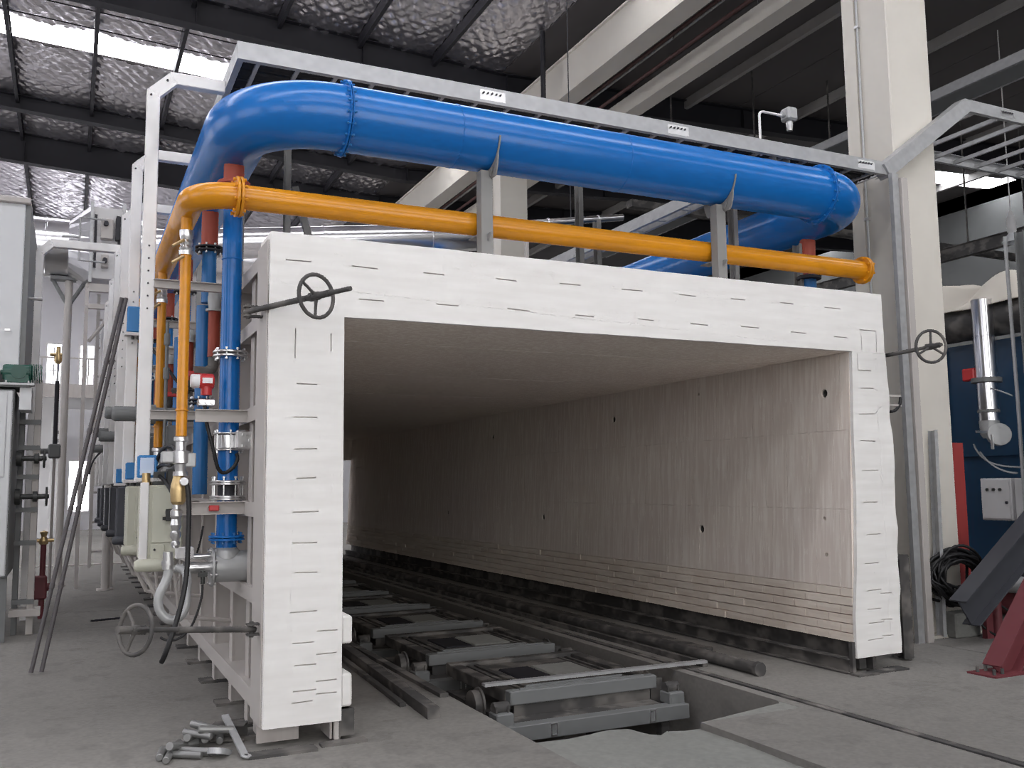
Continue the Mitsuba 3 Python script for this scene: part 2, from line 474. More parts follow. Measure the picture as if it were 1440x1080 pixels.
ysegs = []
cuts = [HY0] + [c for s in SKY_Y for c in s] + [HY1]
for s in range(0, len(cuts), 2): ysegs.append((cuts[s], cuts[s + 1]))
for i in range(len(PUR) - 1):
    x0, x1 = PUR[i] + .01, PUR[i + 1] - .01
    if x0 < HX0: continue
    for (y0, y1) in ysegs:
        if y1 < 6: continue
        segs = [(y0, y1)] if y1 - y0 < 9 else [(y0, y0 + 6.5), (y0 + 6.5, y1)]
        for (a, b) in segs:
            fine = -6 < x0 < 6.9 and a < 30 and b > 6
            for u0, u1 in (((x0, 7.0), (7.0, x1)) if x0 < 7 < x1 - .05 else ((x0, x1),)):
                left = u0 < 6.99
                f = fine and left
                add('foil_panel' if left else 'deck_panel', foil_panel(u0, u1, max(a, 6.5), b, f), 'foil' if left else 'dark_deck', ceil, smooth=f)  # right-bay panels carry their shade in the darker colour
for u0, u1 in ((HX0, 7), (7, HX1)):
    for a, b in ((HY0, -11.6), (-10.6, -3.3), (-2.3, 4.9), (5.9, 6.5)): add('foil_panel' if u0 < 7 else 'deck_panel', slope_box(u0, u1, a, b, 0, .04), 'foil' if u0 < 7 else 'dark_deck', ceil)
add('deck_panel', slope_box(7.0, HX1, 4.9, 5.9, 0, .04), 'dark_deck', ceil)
for i, (y0, y1) in enumerate(SKY_Y):
    lab = ('bright white translucent skylight strip across the roof, the one seen at upper left' if i == 3 else f'translucent skylight strip hidden behind a deep rafter, {ORD[i - 3]} beyond the bright one' if i > 3
           else f'translucent skylight strip across the roof above and behind the viewer, {ORD[i]} from the front gable')
    k = thing('roof_skylight', lab, 'skylight')
    for u0, u1 in ((HX0 + .1, 7), (7, HX1 - .1)):
        if i == 2 and u0 == 7: continue
        pk = add('translucent_sheet', slope_box(u0, u1, y0, y1, .01, .03), 'label_white', k)
        scene[pk]['emitter'] = {'type': 'area', 'radiance': rgb(*SKYLIGHT)}

# steel frame
np_l = np_r = 0
for i, x in enumerate(PUR):
    if x < HX0 or abs(x - 7) < .3: continue
    if x > 9 and i % 2: continue
    z = float(R(x)) - .11
    if x < 7:
        lb, m, w, y0 = f'dark steel purlin running into the depth under the foil roof, {ORD[np_l]} from the left wall', 'dark_steel', .075, 3.0
        np_l += 1
    else:
        lb, m, w, y0 = f'pale purlin of the right bay roof, {ORD[np_r]} beyond the beige column', 'bay_purlin', .11, 0
        np_r += 1
    solo('roof_purlin', prism(chan(.22, w, .012), (x, y0, z), (x, HY1, z)), m, lb, 'purlin')
for y, h, nm, lb in ((11.38, .56, 'roof_rafter', 'deep dark steel rafter crossing the roof above the blue duct'), (17.95, .38, 'roof_beam', 'shallow dark beam crossing the roof beyond the first rafter'),
                     (20.6, .80, 'roof_rafter', 'deep dark steel rafter crossing the roof beyond the bright skylight'), (30.0, .8, 'roof_rafter', 'dark steel rafter nearest the far wall'), (1.4, .6, 'roof_rafter', 'dark steel rafter over the kiln mouth')):
    k = thing(nm, lb, 'beam')
    for u0, u1 in ((HX0, 7.0), (7.0, HX1)):
        add('web', slope_box(u0, u1, y - .006, y + .006, -h, -.04), 'dark_steel', k)
        add('flange', slope_box(u0, u1, y - .13, y + .13, -h - .016, -h), 'dark_steel', k)
        add('flange', slope_box(u0, u1, y - .13, y + .13, -.056, -.04), 'dark_steel', k)
    for x in np.arange(-8.9, 14, 3.2): add('stiffener', slope_box(x - .005, x + .005, y - .11, y + .11, -h, -.056), 'dark_steel', k)
for i, (y, lb) in enumerate(((1.08, 'thick beige steel column rising to the right of the kiln mouth'), (11.5, 'beige steel column standing behind the blue duct and yellow pipe'), (22.0, 'far beige steel column under the crane beam'))):
    k = thing('steel_column', lb, 'column')
    add('shaft', box(7.0, 7.65, y, y + .6, .03, 9.04, .012), 'beige_paint', k)
    add('base_plate', box(6.86, 7.79, y - .12, y + .72, 0, .03), 'beige_paint', k)
    add('flange_strip', box(6.97, 7.0, y + .44, y + .62, .03, 9.04), 'beige_paint', k)
    add('conduit', cyl((6.975, y + .40, .3), (6.975, y + .40, 9.0), .014, 8), 'galvanised', k)
    if i < 2:
        for z in (2.2, 4.6, 6.9): add('conduit_clip', box(6.955, 7.0, y + .37, y + .43, z, z + .03), 'zinc', k)
k = thing('crane_girder', 'deep beige crane beam running into the depth above the columns', 'beam')
add('web', box(7.2, 7.26, -4, 36.5, 9.07, 9.82), 'beige_paint', k)
add('flange', box(7.15, 7.55, -4, 36.5, 9.04, 9.075), 'beige_paint', k)
add('flange', box(7.15, 7.5, -4, 36.5, 9.80, 9.84), 'beige_paint', k)
add('crane_rail', box(7.28, 7.34, -4, 36.5, 9.84, 9.93), 'dark_steel', k)
k = thing('gutter_beam', 'thin pale beam running beside the crane beam under the right roof', 'beam')
add('web', box(8.55, 8.6, -4, 36.5, 8.95, 9.25), 'beige_paint', k)
add('flange', box(8.52, 8.85, -4, 36.5, 8.92, 8.95), 'beige_paint', k)
for i, (x, z, r, m, lb) in enumerate(((7.72, 9.12, .03, 'brown_pipe', 'thin dark red pipe hung beside the crane beam'), (7.9, 9.2, .022, 'galvanised', 'thin galvanised conduit hung beside the crane beam'), (8.1, 9.05, .035, 'brown_pipe', 'dark red sprinkler pipe between crane beam and pale beam'))):
    solo('service_pipe', cyl((x, -3, z), (x, 36, z), r, 10), m, lb, 'pipe', smooth=40)
for i, (x, y) in enumerate(((7.8, 6.2), (7.8, 9.0), (7.8, 12.0), (8.6, 5.0))):
    solo('hanger_rod', cyl((x, y, 9.1), (x, y, 10.5), .012, 6), 'dark_steel', f'thin dark hanger rod from the roof to the pipes, {ORD[i]} along the crane beam', 'rod')
solo('hanging_conduit', cyl((6.93, 9.3, 9.0), (6.93, 9.3, 10.48), .05, 12), 'dark_steel', 'black vertical pipe hanging from the roof before the beige crane beam', 'pipe', smooth=40)
for i, x in enumerate((10.7,)):
    k = thing('cable_tray', 'galvanised cable tray high in the right bay beyond the beige column', 'tray')
    add('side_rail', prism(chan(.15, .05, .006), (10.6, -3, 7.5), (10.6, 14, 7.5)), 'galvanised', k)
    add('side_rail', prism(chan(.15, .05, .006), (11.1, -3, 7.5), (11.1, 14, 7.5)), 'galvanised', k)
    for y in np.arange(-2, 14, .8): add('rung', box(10.62, 11.1, y, y + .05, 7.44, 7.46), 'galvanised', k)
    add('bottom_plate', box(10.61, 11.1, -3, 14, 7.425, 7.435), 'machine_grey', k)
k = thing('hanging_lamp', 'small unlit lamp hanging on a rod in the right bay', 'lamp')
hx, hy = 16.0, 6.2
add('rod', cyl((hx, hy, 7.0), (hx, hy, 10.95), .012, 6), 'pale_grey', k)
add('housing', lathe((hx, hy, 6.6), (0, 0, 1), [(0, .05), (.05, .09), (.3, .09), (.42, .05), (.5, .02), (.55, .0)], 16), 'pale_grey', k, smooth=40)
add('lamp_shade', lathe((hx, hy, 6.42), (0, 0, 1), [(0, .2), (.02, .2), (.12, .12), (.2, .06), (.2, .0)], 20), 'label_white', k, smooth=40)
solo('distant_beam', prism(ibeam(.3, .16, .015, .01), (17.3, 0, 6.9), (17.3, 30, 6.9)), 'dusty_steel', 'dark dusty beam running back through the right bay below its roof', 'beam')
k = thing('distant_truss', 'dim cross beam below the right bay skylights', 'beam')
add('chord', box(8.9, 26, 9.3, 9.5, 7.2, 7.35), 'dusty_steel', k)
for x in np.arange(10, 26, 2.2): add('hanger', cyl((x, 9.4, 7.3), (x, 9.4, float(R(x))), .02, 6), 'dusty_steel', k)

# ================================================================== KILN
K = thing('tunnel_kiln', 'long white-fronted tunnel kiln with an open mouth and grey steel sides', 'kiln')
YF = 0.36
YR = 0.035
def slit(x, z, w, tilt=0.0, vert=False):
    h = 0.0042
    m = mbox(-w / 2, w / 2, -.02, .03, -h, h)
    m = m.rotate([0, 90 if vert else tilt, 0])
    return m.translate([x, 0, z])
def roughen(mesh, amp, x_edge=None, size=0.06):
    m = mesh.subdivide_to_size(size)
    v = m.vertices.copy()
    d = np.stack([meshkit.fbm(v * 4.0 + s, 3) - .5 for s in (1.3, 9.1, 17.7)], 1)
    w = np.ones(len(v)) if x_edge is None else x_edge(v)
    v += d * amp * w[:, None]
    return trimesh.Trimesh(v, m.faces, process=False)
jl = mbox(0, .5, 0, YF, .14, 2.80)
for z in (2.33, 2.11, 1.9, 1.71, 1.49, 1.29, 1.10, .85, .655, .515, .355, .285):
    jl = jl - slit(.255 + rng.uniform(-.012, .012), z, .15 + rng.uniform(-.02, .03), rng.uniform(-1.5, 1.5))
for z in (.72, .575, .405, .325):
    jl = jl - slit(.40, z, .135, rng.uniform(-1.5, 2.5))
jl = jl - slit(.17, 2.6, .2, 0, True) - slit(.41, 2.62, .12, 0, True)
lt = mbox(0, 5.515, 0, YR, 2.80, 3.0) + mbox(0, 5.515, 0, YF, 3.0, 3.344)
for x, z in ((.185, 3.16), (.64, 3.155), (1.15, 3.155), (1.72, 3.16), (2.26, 3.17), (2.82, 3.17), (3.35, 3.17), (3.87, 3.175), (4.39, 3.18), (4.91, 3.175), (5.32, 3.0), (.69, 2.93), (1.25, 2.935), (1.82, 2.94), (2.38, 2.935), (2.94, 2.94), (3.46, 2.935), (3.98, 2.945), (4.51, 2.93), (4.99, 2.92)):
    lt = lt - slit(x, z, .165 + rng.uniform(-.02, .03), rng.uniform(-1, 2.5))
lt = lt - slit(5.24, 2.88, .13, 0, True) - slit(5.42, 2.9, .2, 0, True)
prof = [(5.12, 2.8), (5.09, 2.12), (5.08, 1.5), (5.045, .89), (5.005, .5), (5.0, .135), (5.525, .145), (5.537, .5), (5.545, 1.0), (5.553, 1.5), (5.56, 1.87), (5.54, 2.39), (5.53, 2.8)]
jr = prism(sg.Polygon([(-x, z) for x, z in prof]), (0, YR, 0), (0, 0, 0))   # side = -x
if jr.bounds[0][0] < 0:
    jr = prism(sg.Polygon(prof), (0, YR, 0), (0, 0, 0))
jr = man(jr)
for z in (2.63, 2.47, 2.24, 2.0, 1.74, 1.46, 1.18, .93, .70, .54, .42, .28):
    jr = jr - slit(5.27 - .05 * (2.5 - z) / 2.3 + rng.uniform(-.02, .02), z, .17 + rng.uniform(-.02, .03), rng.uniform(-2, 2))
for z in (.665, .44, .30): jr = jr - slit(5.37, z, .14, rng.uniform(-2, 3))
jr = jr - slit(5.18, 2.71, .15, 0, True)
add('jamb', roughen(tri(jl), .006), 'fibre_white', K, label='left white fibre jamb of the kiln mouth')
add('lintel', roughen(tri(lt), .008), 'fibre_white', K, label='white fibre lintel over the kiln mouth')
add('jamb', roughen(tri(jr), .03, lambda v: np.where(v[:, 0] > 5.4, 1.0, .25)), 'fibre_white', K, label='right white fibre jamb with a ragged outer edge')
for z0, z1 in ((.62, .80), (.22, .43)):
    add('fibre_block', roughen(box(.50, .575, .02, .30, z0, z1, .012), .012, size=.05), 'fibre_white', K)
# right lining: bricks below, fibre panels above, leaning slightly
XW = lambda z: 5.0 + .045 * (z - .26)
holes = [(.34, 2.45, .040), (2.18, 1.15, .042), (4.02, 2.46, .040), (5.91, 1.18, .042), (7.78, 2.43, .040), (9.65, 1.16, .04), (.36, 1.31, .02), (.34, .99, .02), (2.24, 2.62, .018), (3.3, .78, .018), (5.0, .80, .016)]
rows = [(.722, 1.40), (1.4015, 2.10), (2.1015, 2.80)]
for r, (z0, z1) in enumerate(rows):
    y = YR + .002 - rng.uniform(0, .2)
    while y < KL:
        w = .30 + rng.uniform(-.01, .01)
        o = rng.uniform(-.0015, .0015)
        y1 = min(y + w, KL)
        y = max(y, YR + .002)
        q = [(XW(z0) + o, z0), (XW(z1) + o, z1), (5.36, z1), (5.36, z0)]
        m = trimesh.convex.convex_hull(np.array([(a, b, c) for b in (y, y1 - .002) for a, c in q]))
        near = [h for h in holes if y - .05 < h[0] < y1 + .05 and z0 < h[1] < z1]
        if near:
            mm = man(m)
            for (hy, hz, hr) in near: mm = mm - m3d.Manifold.cylinder(.3, hr, hr, 20).rotate([0, 90, 0]).translate([4.95, hy, hz])
            m = tri(mm)
        add('fibre_panel', m, 'kiln_lining', K)
        y = y1
for hy, hz, hr in holes:
    if hr > .02:
        add('burner_port', lathe((5.02 + .045 * (hz - .26), hy, hz), (1, 0, 0), [(0, hr * .78), (0, hr * 1.25), (.012, hr * 1.3), (.15, hr * .8), (.2, 0), (.19, hr * .7), (0, hr * .78)], 20), 'dusty_steel', K)
rest = []
for i in range(6):
    z0 = .262 + .0765 * i
    y = YR - (.145 if i % 2 else 0)
    n = 0
    while y < KL:
        y0 = max(y, YR + .001)
        y1 = y + .29
        o = rng.uniform(-.005, .005) + (rng.random() < .05) * .012
        b = box(XW(z0) + o, 5.2, y0 + .0035, min(y1, KL) - .0035, z0 + .0045, z0 + .0730)
        if y0 < 9.2: add('brick', b, 'refractory_brick', K)
        else: rest.append(b)
        y = y1
add('far_bricks', join(*rest), 'refractory_brick', K, kind='stuff')
add('backing', box(5.2, 5.4, YR, KL, .26, 2.8), 'dusty_steel', K)
y = YR + .002
while y < KL:
    w = .5 + rng.uniform(-.02, .02)
    o = rng.uniform(-.003, .003)
    add('ceiling_module', box(.5, 5.14, y, min(y + w, KL) - .003, 2.80 + o, 2.995), 'kiln_lining', K)
    y += w
add('lining_wall', box(.25, .5, YF, KL, .14, 2.80), 'kiln_lining', K)
add('end_door', box(.5, 4.45, KL - .02, KL + .2, .05, 2.8), 'kiln_lining', K)
add('end_lintel', box(4.45, 5.2, KL - .02, KL + .2, 2.3, 2.8), 'kiln_lining', K)
add('roof_sheet', box(.19, 5.4, YF, KL, 3.28, 3.30), 'grey_sheet', K)
add('side_sheet', box(5.40, 5.42, YF, KL, .2, 3.30), 'grey_sheet', K)
PY = [.45, .80, 1.53, 2.45, 3.42] + [3.42 + .95 * i for i in range(1, 14)]
for i, y in enumerate(PY):
    y1 = PY[i + 1] if i + 1 < len(PY) else KL
    if y > YF + .01: add('side_panel', box(.19, .20, y + .004, y1 - .004, .22, 3.30), 'grey_sheet', K)
    add('side_post', join(box(.03, .04, y - .065, y + .065, .02, 3.30), box(.04, .19, y - .055, y - .046, .02, 3.30), box(.04, .19, y + .046, y + .055, .02, 3.30)), 'grey_post', K)
    add('foot_plate', box(-.08, .22, y - .10, y + .09, 0, .02), 'dusty_steel', K)
    if i == 0:
        add('foot_plate', box(-.10, .32, -.12, .0, 0, .018), 'dusty_steel', K)
for z in (3.22, 2.80, 2.17, 1.50, .92):
    add('stringer', join(box(.0, .19, .42, KL, z - .005, z + .005), box(.0, .008, .42, KL, z - .05, z + .05), box(.0, .19, .42, KL, z + .045, z + .05)), 'grey_post', K)
add('base_channel', join(box(-.01, 0, .37, KL, .20, .32), box(0, .19, .37, KL, .31, .32), box(0, .19, .37, KL, .20, .21)), 'grey_post', K)
add('front_angle', join(box(-.012, -.002, .05, .40, .14, 3.30), box(-.012, .19, .36, .40, .14, 3.30)), 'grey_post', K)
# legs under the jambs
add('leg', box(-.01, .26, .16, .18, .02, .14), 'grey_sheet', K)
add('leg', join(box(.44, .455, .06, .3, .02, .14), box(.46, .49, .02, .06, .02, .14)), 'grey_post', K)
add('leg', join(box(.50, .51, .05, .35, .0, .2), box(.51, .60, .05, .06, .03, .2), box(.51, .6, .34, .35, .03, .2), box(.585, .6, .05, .35, .03, .19)), 'dusty_steel', K)
add('foot_plate', box(.36, .66, -.06, .02, 0, .018), 'dusty_steel', K)
add('leg', box(4.965, 5.0, .02, .06, .015, .27), 'dusty_steel', K)
add('leg', join(box(5.23, 5.25, .05, .3, .015, .15), box(5.25, 5.5, .28, .3, .015, .15)), 'dusty_steel', K)
add('foot_plate', box(4.93, 5.17, -.08, .02, 0, .015), 'dusty_steel', K)
add('foot_plate', box(5.18, 5.55, -.05, .08, 0, .015), 'dusty_steel', K)
add('side_post', join(box(5.925, 5.94, .24, .38, .02, .96), box(5.82, 5.925, .24, .255, .02, .96), box(5.82, 5.925, .365, .38, .02, .96), box(5.42, 5.94, .24, .38, .92, .96)), 'dusty_steel', K)
add('side_post', box(5.93, 5.98, .3, .42, 0, .36), 'dusty_steel', K)
add('stringer', box(5.44, 5.98, .36, .42, .36, .42), 'dusty_steel', K)
add('wall_beam', prism(ibeam(.12, .10, .01, .008), (4.98, .05, .07), (4.98, KL, .07)), 'dusty_steel', K)
add('under_beam', box(5.12, 5.2, .1, KL, .02, .26), 'dusty_steel', K)

# clamp handwheels on swing bolts
def handwheel(hinge, hub, end, lab, rot):
    k = thing('clamp_handwheel', lab, 'handwheel', 'clamp handwheels round the kiln mouth')
    hinge, hub, end = (np.array(q, float) for q in (hinge, hub, end))
    d = (end - hinge) / np.linalg.norm(end - hinge)
    L = np.linalg.norm(end - hinge)
    hub = hinge + d * np.dot(hub - hinge, d)
    fr = frame(d)
    add('rod', join(lathe(hinge + d * .05, d, [(0, 0), (0, .019), (L * .55, .019), (L * .55, .015), (L - .05, .015), (L - .05, 0)], 16)), 'dusty_steel', k, smooth=40)
    add('eye_bolt', join(cyl(hinge - fr[1] * .0 - d * .03, hinge + d * .09, .02, 12), cyl(hinge + np.array([0, 0, -.05]), hinge + np.array([0, 0, .05]), .014, 10)), 'dusty_steel', k, smooth=40)
    up = np.array([0, 0, 1.])
    add('hinge_bracket', join(*[box(hinge[0] - .03, hinge[0] + .11 if hinge[0] < 1 else hinge[0] + .03, hinge[1] - .03, hinge[1] + .03, hinge[2] + s - .006, hinge[2] + s + .006) for s in (-.032, .032)]), 'dusty_steel', k)
    rim, sp, hb = wheel(hub, d, .136, .0125, 3, .027, .06, rot)
    wk = add('wheel_rim', rim, 'dusty_steel', k, smooth=True)
    for s in sp: add('spoke', s, 'dusty_steel', wk, smooth=40)
    add('hub', join(hb, cyl(hub - d * .06, hub - d * .03, .03, 6), cyl(hub + d * .03, hub + d * .12, .022, 14)), 'dusty_steel', wk, smooth=40)
    return k
handwheel((-.105, .2, 2.83), (.215, -.426, 2.838), (.342, -.716, 2.842), 'iron clamp handwheel on a rod before the top left corner of the kiln mouth', .6)
handwheel((5.66, .2, 2.8), (5.40, -.60, 2.772), (5.36, -.74, 2.768), 'iron clamp handwheel on a rod before the beige column, right of the kiln', 1.57)
handwheel((-.06, .13, .745), (-.788, -.381, .863), (-.871, -.44, .877), 'iron clamp handwheel low down on a rod pointing left over the grey floor', .9)

# ================================================================== AIR AND GAS MAINS
def flange_bolted(c, axis, rp, rf, gap=.0, nb=12, th=.018, br=.010):
    d = np.asarray(axis, float) / np.linalg.norm(axis)
    c = np.asarray(c, float)
    return join(disc(c - d * (th / 2 + gap / 2 + .001), d, rf, th), disc(c + d * (th / 2 + gap / 2 + .001), d, rf, th)), bolts(c, d, (rp + rf) / 2 + .004, nb, br, th * 2 + gap + .045)

DZ, DR, DY = 4.32, .24, .30
XL, XR = -.10, 5.56
RB, RB2 = .62, .45
k = thing('blue_air_duct', 'large glossy blue air duct curving round the top of the kiln mouth', 'duct')
path = np.vstack([[(XL, 14.5, DZ)], [(XL, y, DZ) for y in np.linspace(12, DY + RB + .3, 8)], arc((XL + RB, DY + RB), RB, 180, 270, 'xy', 22, DZ), [(.56, DY, DZ)]])
add('elbow', sweep(path, DR, 48), 'duct_blue', k, smooth=40)
add('straight_run', sweep([(.56, DY, DZ), (2, DY, DZ), (4, DY, DZ), (5.08, DY, DZ)], DR, 48), 'duct_blue', k, smooth=40)
path = np.vstack([[(5.08, DY, DZ)], arc((XR - RB2, DY + RB2), RB2, -90, 0, 'xy', 18, DZ), [(XR, y, DZ) for y in (1.2, 4, 8, 14.5)]])
add('elbow', sweep(path, DR, 48), 'duct_blue', k, smooth=40)
for x in (.56, 5.08):
    f, b = flange_bolted((x, DY, DZ), (1, 0, 0), DR, DR + .038, .004, 20, .008, .009)
    fk = add('flange', f, 'duct_blue', k, smooth=30)
    add('bolts', b, 'plain_blue', fk, kind='stuff')
weld = lambda x: sweep(np.stack([np.full(40, x), DY + (DR + .001) * np.cos(np.linspace(0, 2 * np.pi, 41)[:-1]), DZ + (DR + .001) * np.sin(np.linspace(0, 2 * np.pi, 41)[:-1])], 1), .004, 6, closed=True)
for x in (1.42, 2.9): add('weld_seam', weld(x), 'duct_blue', k, smooth=True)

GZ, GR, GY = 3.68, .088, .42
GXL = -.44
k = thing('yellow_gas_pipe', 'yellow gas main running across the kiln mouth below the blue duct', 'pipe')
rb = .27
path = np.vstack([[(GXL, 15, GZ)], [(GXL, y, GZ) for y in np.linspace(13, GY + rb + .2, 6)], arc((GXL + rb, GY + rb), rb, 180, 270, 'xy', 18, GZ), [(-.15, GY, GZ)]])
add('elbow', sweep(path, GR * 1.06, 32), 'gas_yellow', k, smooth=40)
add('straight_run', sweep([(-.15, GY, GZ), (1, GY, GZ), (3, GY, GZ), (5.74, GY, GZ)], GR, 32), 'gas_yellow', k, smooth=40)
f, b = flange_bolted((-.15, GY, GZ), (1, 0, 0), GR, GR + .055, .004, 8, .02, .013)
fk = add('flange', f, 'gas_yellow', k, smooth=30)
add('bolts', b, 'gas_yellow', fk, kind='stuff')
f, b = flange_bolted((5.74, GY, GZ), (1, 0, 0), GR, GR + .045, .004, 8, .02, .012)
fk = add('end_flange', f, 'gas_yellow', k, smooth=30)
add('bolts', b, 'gas_yellow', fk, kind='stuff')

def duct_support(x, lab, y=.27, cradle=True, top=DZ - DR - .02):
    k = thing('duct_support', lab, 'support', 'posts carrying the blue duct')
    add('post', join(box(x - .048, x - .04, y - .045, y + .045, 3.32, top), box(x - .048, x + .048, y - .045, y - .037, 3.32, top), box(x + .04, x + .048, y - .045, y + .045, 3.32, top)), 'support_grey', k)
    if cradle:
        a = np.radians(np.linspace(188, 352, 41))
        dg = np.degrees(a)
        outer = DR + .014 + .11 * np.clip((np.minimum(dg - 188, 352 - dg) - 28) / 30, 0, 1)
        out = np.stack([np.cos(a) * outer, np.sin(a) * outer], 1)
        out[:, 1] = np.maximum(out[:, 1], -(DR + .08))
        inn = np.stack([np.cos(a) * (DR + .004), np.sin(a) * (DR + .004)], 1)[::-1]
        pl = prism(sg.Polygon(np.vstack([out, inn])).buffer(0), (x + .032, DY, DZ), (x + .044, DY, DZ))
        add('cradle_plate', pl, 'support_grey', k)
        g = sg.Polygon([(-.05, -.045), (.13, -.045), (.20, .08), (-.12, .08)])
        add('gusset', prism(sg.Polygon([(-.13, 0), (-.1, -.06), (.1, -.06), (.13, 0)]), (x + .02, DY, DZ - DR - .008), (x + .028, DY, DZ - DR - .008)), 'support_grey', k)
    if y < .3:
        add('pipe_bracket', join(box(x - .05, x + .05, y + .045, GY + .06, GZ - GR - .03, GZ - GR - .022), prism([(0, 0), (.0, -.14), (.012, -.14), (.16, -.012), (.16, 0)], (x, y + .06, GZ - GR - .03), (x + .01, y + .06, GZ - GR - .03))), 'support_grey', k)
    return k
duct_support(1.67, 'grey steel post in front of the yellow pipe, left one of two')
duct_support(3.90, 'grey steel post in front of the yellow pipe, right one of two')
def top_post(x, y, z1, lab, brace=None):
    k = thing('kiln_top_post', lab, 'post', 'posts on the kiln roof')
    add('shaft', prism(chan(.10, .05, .007), (x, y, 3.30), (x, y, z1), (0, 1, 0)), 'support_grey', k)
    if brace: add('brace', prism(angle(.06, .006), brace[0], brace[1], (0, 1, .2)), 'support_grey', k)
top_post(.62, 2.4, 4.85, 'grey post on the kiln roof seen between blue elbow and yellow pipe', ((.64, 2.4, 4.45), (.98, 2.4, 3.3)))
top_post(.05, 1.45, 4.9, 'grey post on the kiln roof just right of the blue elbow')
top_post(3.75, 2.4, 4.9, 'grey post behind the yellow pipe, left of the right duct support')
top_post(4.15, 2.7, 4.6, 'thin grey post nearest the diagonal tray behind the yellow pipe')
top_post(5.05, 1.45, 4.9, 'grey post behind the yellow pipe, right of the right duct support')
top_post(5.5, 1.0, 4.05, 'grey post under the right elbow of the blue duct')
k = thing('cable_tray', 'galvanised cable tray running back over the right half of the kiln roof', 'tray')
add('side_rail', prism(chan(.14, .045, .005), (5.42, 1.0, 4.93), (5.42, 12, 4.93)), 'galvanised', k)
add('side_rail', prism(chan(.14, .045, .005), (5.24, 1.0, 4.93), (5.24, 12, 4.93)), 'galvanised', k)
for y in np.arange(1.2, 12, .5): add('rung', box(5.24, 5.42, y, y + .04, 4.87, 4.89), 'galvanised', k)

# canopy-like ladder tray over the kiln mouth, its ramp up and the run to the right
def rail_tray(name, lab, p0, p1, back, n, hgt=.14, plates=()):
    """ladder tray from p0 to p1 (front rail), second rail offset by back"""
    k = thing(name, lab, 'tray')
    p0, p1, back = (np.array(q, float) for q in (p0, p1, back))
    add('front_rail', prism([(x, y) for x, y in chan(hgt, .05, .006)], p1, p0), 'galvanised', k)
    add('back_rail', prism(chan(hgt, .05, .006), p0 + back, p1 + back), 'galvanised', k)
    for i in range(n):
        q = p0 + (p1 - p0) * (i + .5) / n
        add('rung', prism(chan(.05, .03, .004), q + np.array([0, 0, -.03]) + back * .02, q + back + np.array([0, 0, -.03])), 'galvanised', k)
    for t in plates:
        q = p0 + (p1 - p0) * t
        d = (p1 - p0) / np.linalg.norm(p1 - p0)
        fr = np.array([0, -1., 0])
        add('splice_plate', prism([(-.005, -.045), (0, -.045), (0, .045), (-.005, .045)], q - d * .12 - np.array([0, .001, 0]), q + d * .12 - np.array([0, .001, 0])), 'zinc', k)
        add('splice_bolts', join(*[cyl(q + d * s + np.array([0, -.018, zz]), q + d * s + np.array([0, .0, zz]), .008, 6) for s in (-.09, -.05, -.01, .03, .07) for zz in (.015,)]), 'dark_steel', k, kind='stuff')
    return k
CY = .93
k = rail_tray('ladder_tray', 'galvanised ladder tray stretching over the blue duct', (-.10, CY, 5.0), (6.72, CY, 5.0), (0, 1.2, 0), 22, plates=(.315, .60, .955))
for i in range(17): add('black_cable', cyl((-.06, CY + .12 + .062 * i, 4.985 + .006 * (i % 3)), (6.70, CY + .12 + .062 * i, 4.985 + .006 * ((i + 1) % 3)), .031, 8), 'rubber', k, smooth=40)
add('end_rail', prism(chan(.14, .05, .006), (-.10, CY, 5.0), (-.10, 14, 5.0)), 'galvanised', k)
for y in np.arange(2.4, 13, .9): add('rung', box(-.1, .35, y, y + .05, 4.94, 4.97), 'galvanised', k)
k = rail_tray('ladder_tray', 'sloping galvanised ladder tray climbing in front of the beige column', (6.70, CY + .13, 4.97), (8.02, CY + .13, 5.93), (0, .5, 0), 5, .10)
add('beam', prism(sg.box(-.0, -.085, .15, .075), (8.03, CY - .03, 5.94), (6.69, CY - .03, 4.97)), 'galvanised', k)
k = rail_tray('ladder_tray', 'galvanised ladder tray running right from the top of the sloping one', (8.00, CY - .02, 5.93), (13.5, CY - .02, 5.93), (0, 1.4, 0), 13, plates=(.13,))
k = thing('tray_riser', 'tall galvanised channel riser standing before the beige column down to the floor', 'channel')
add('channel', prism(chan(.09, .05, .007), (6.73, .84, .0), (6.73, .84, 4.92), (1, 0, 0)), 'galvanised', k)
add('cover_strip', box(6.79, 6.88, .81, .87, .0, 4.88, .006), 'grey_post', k)
k = thing('gas_detector', 'small grey detector head on a bent pipe above the ladder tray', 'detector')
add('pipe', sweep(np.vstack([[(5.09, 1.05, 4.95), (5.09, 1.05, 5.25)], arc((5.14, 5.37), .05, 180, 90, 'xz', 8, 1.05), [(5.25, 1.05, 5.42), (5.42, 1.05, 5.42)]]), .014, 10), 'white_paint', k, smooth=40)
add('head', join(box(5.42, 5.55, .98, 1.12, 5.37, 5.51, .02), cyl((5.38, 1.05, 5.43), (5.42, 1.05, 5.43), .03, 12)), 'burner_grey', k)
add('sensor', lathe((5.485, 1.05, 5.27), (0, 0, 1), [(0, 0), (0, .03), (.05, .036), (.1, .036), (.1, 0)], 14), 'zinc', k, smooth=40)

for i, (y, lb) in enumerate(((12.45, 'thin dark sag rod under the foil roof, nearer the first rafter'), (13.2, 'thin dark sag rod under the foil roof, beside the bright skylight'))):
    solo('sag_rod', cyl((HX0 + .1, y, float(R(HX0)) - .2), (6.9, y, float(R(6.9)) - .2), .012, 6), 'dark_steel', lb, 'rod')
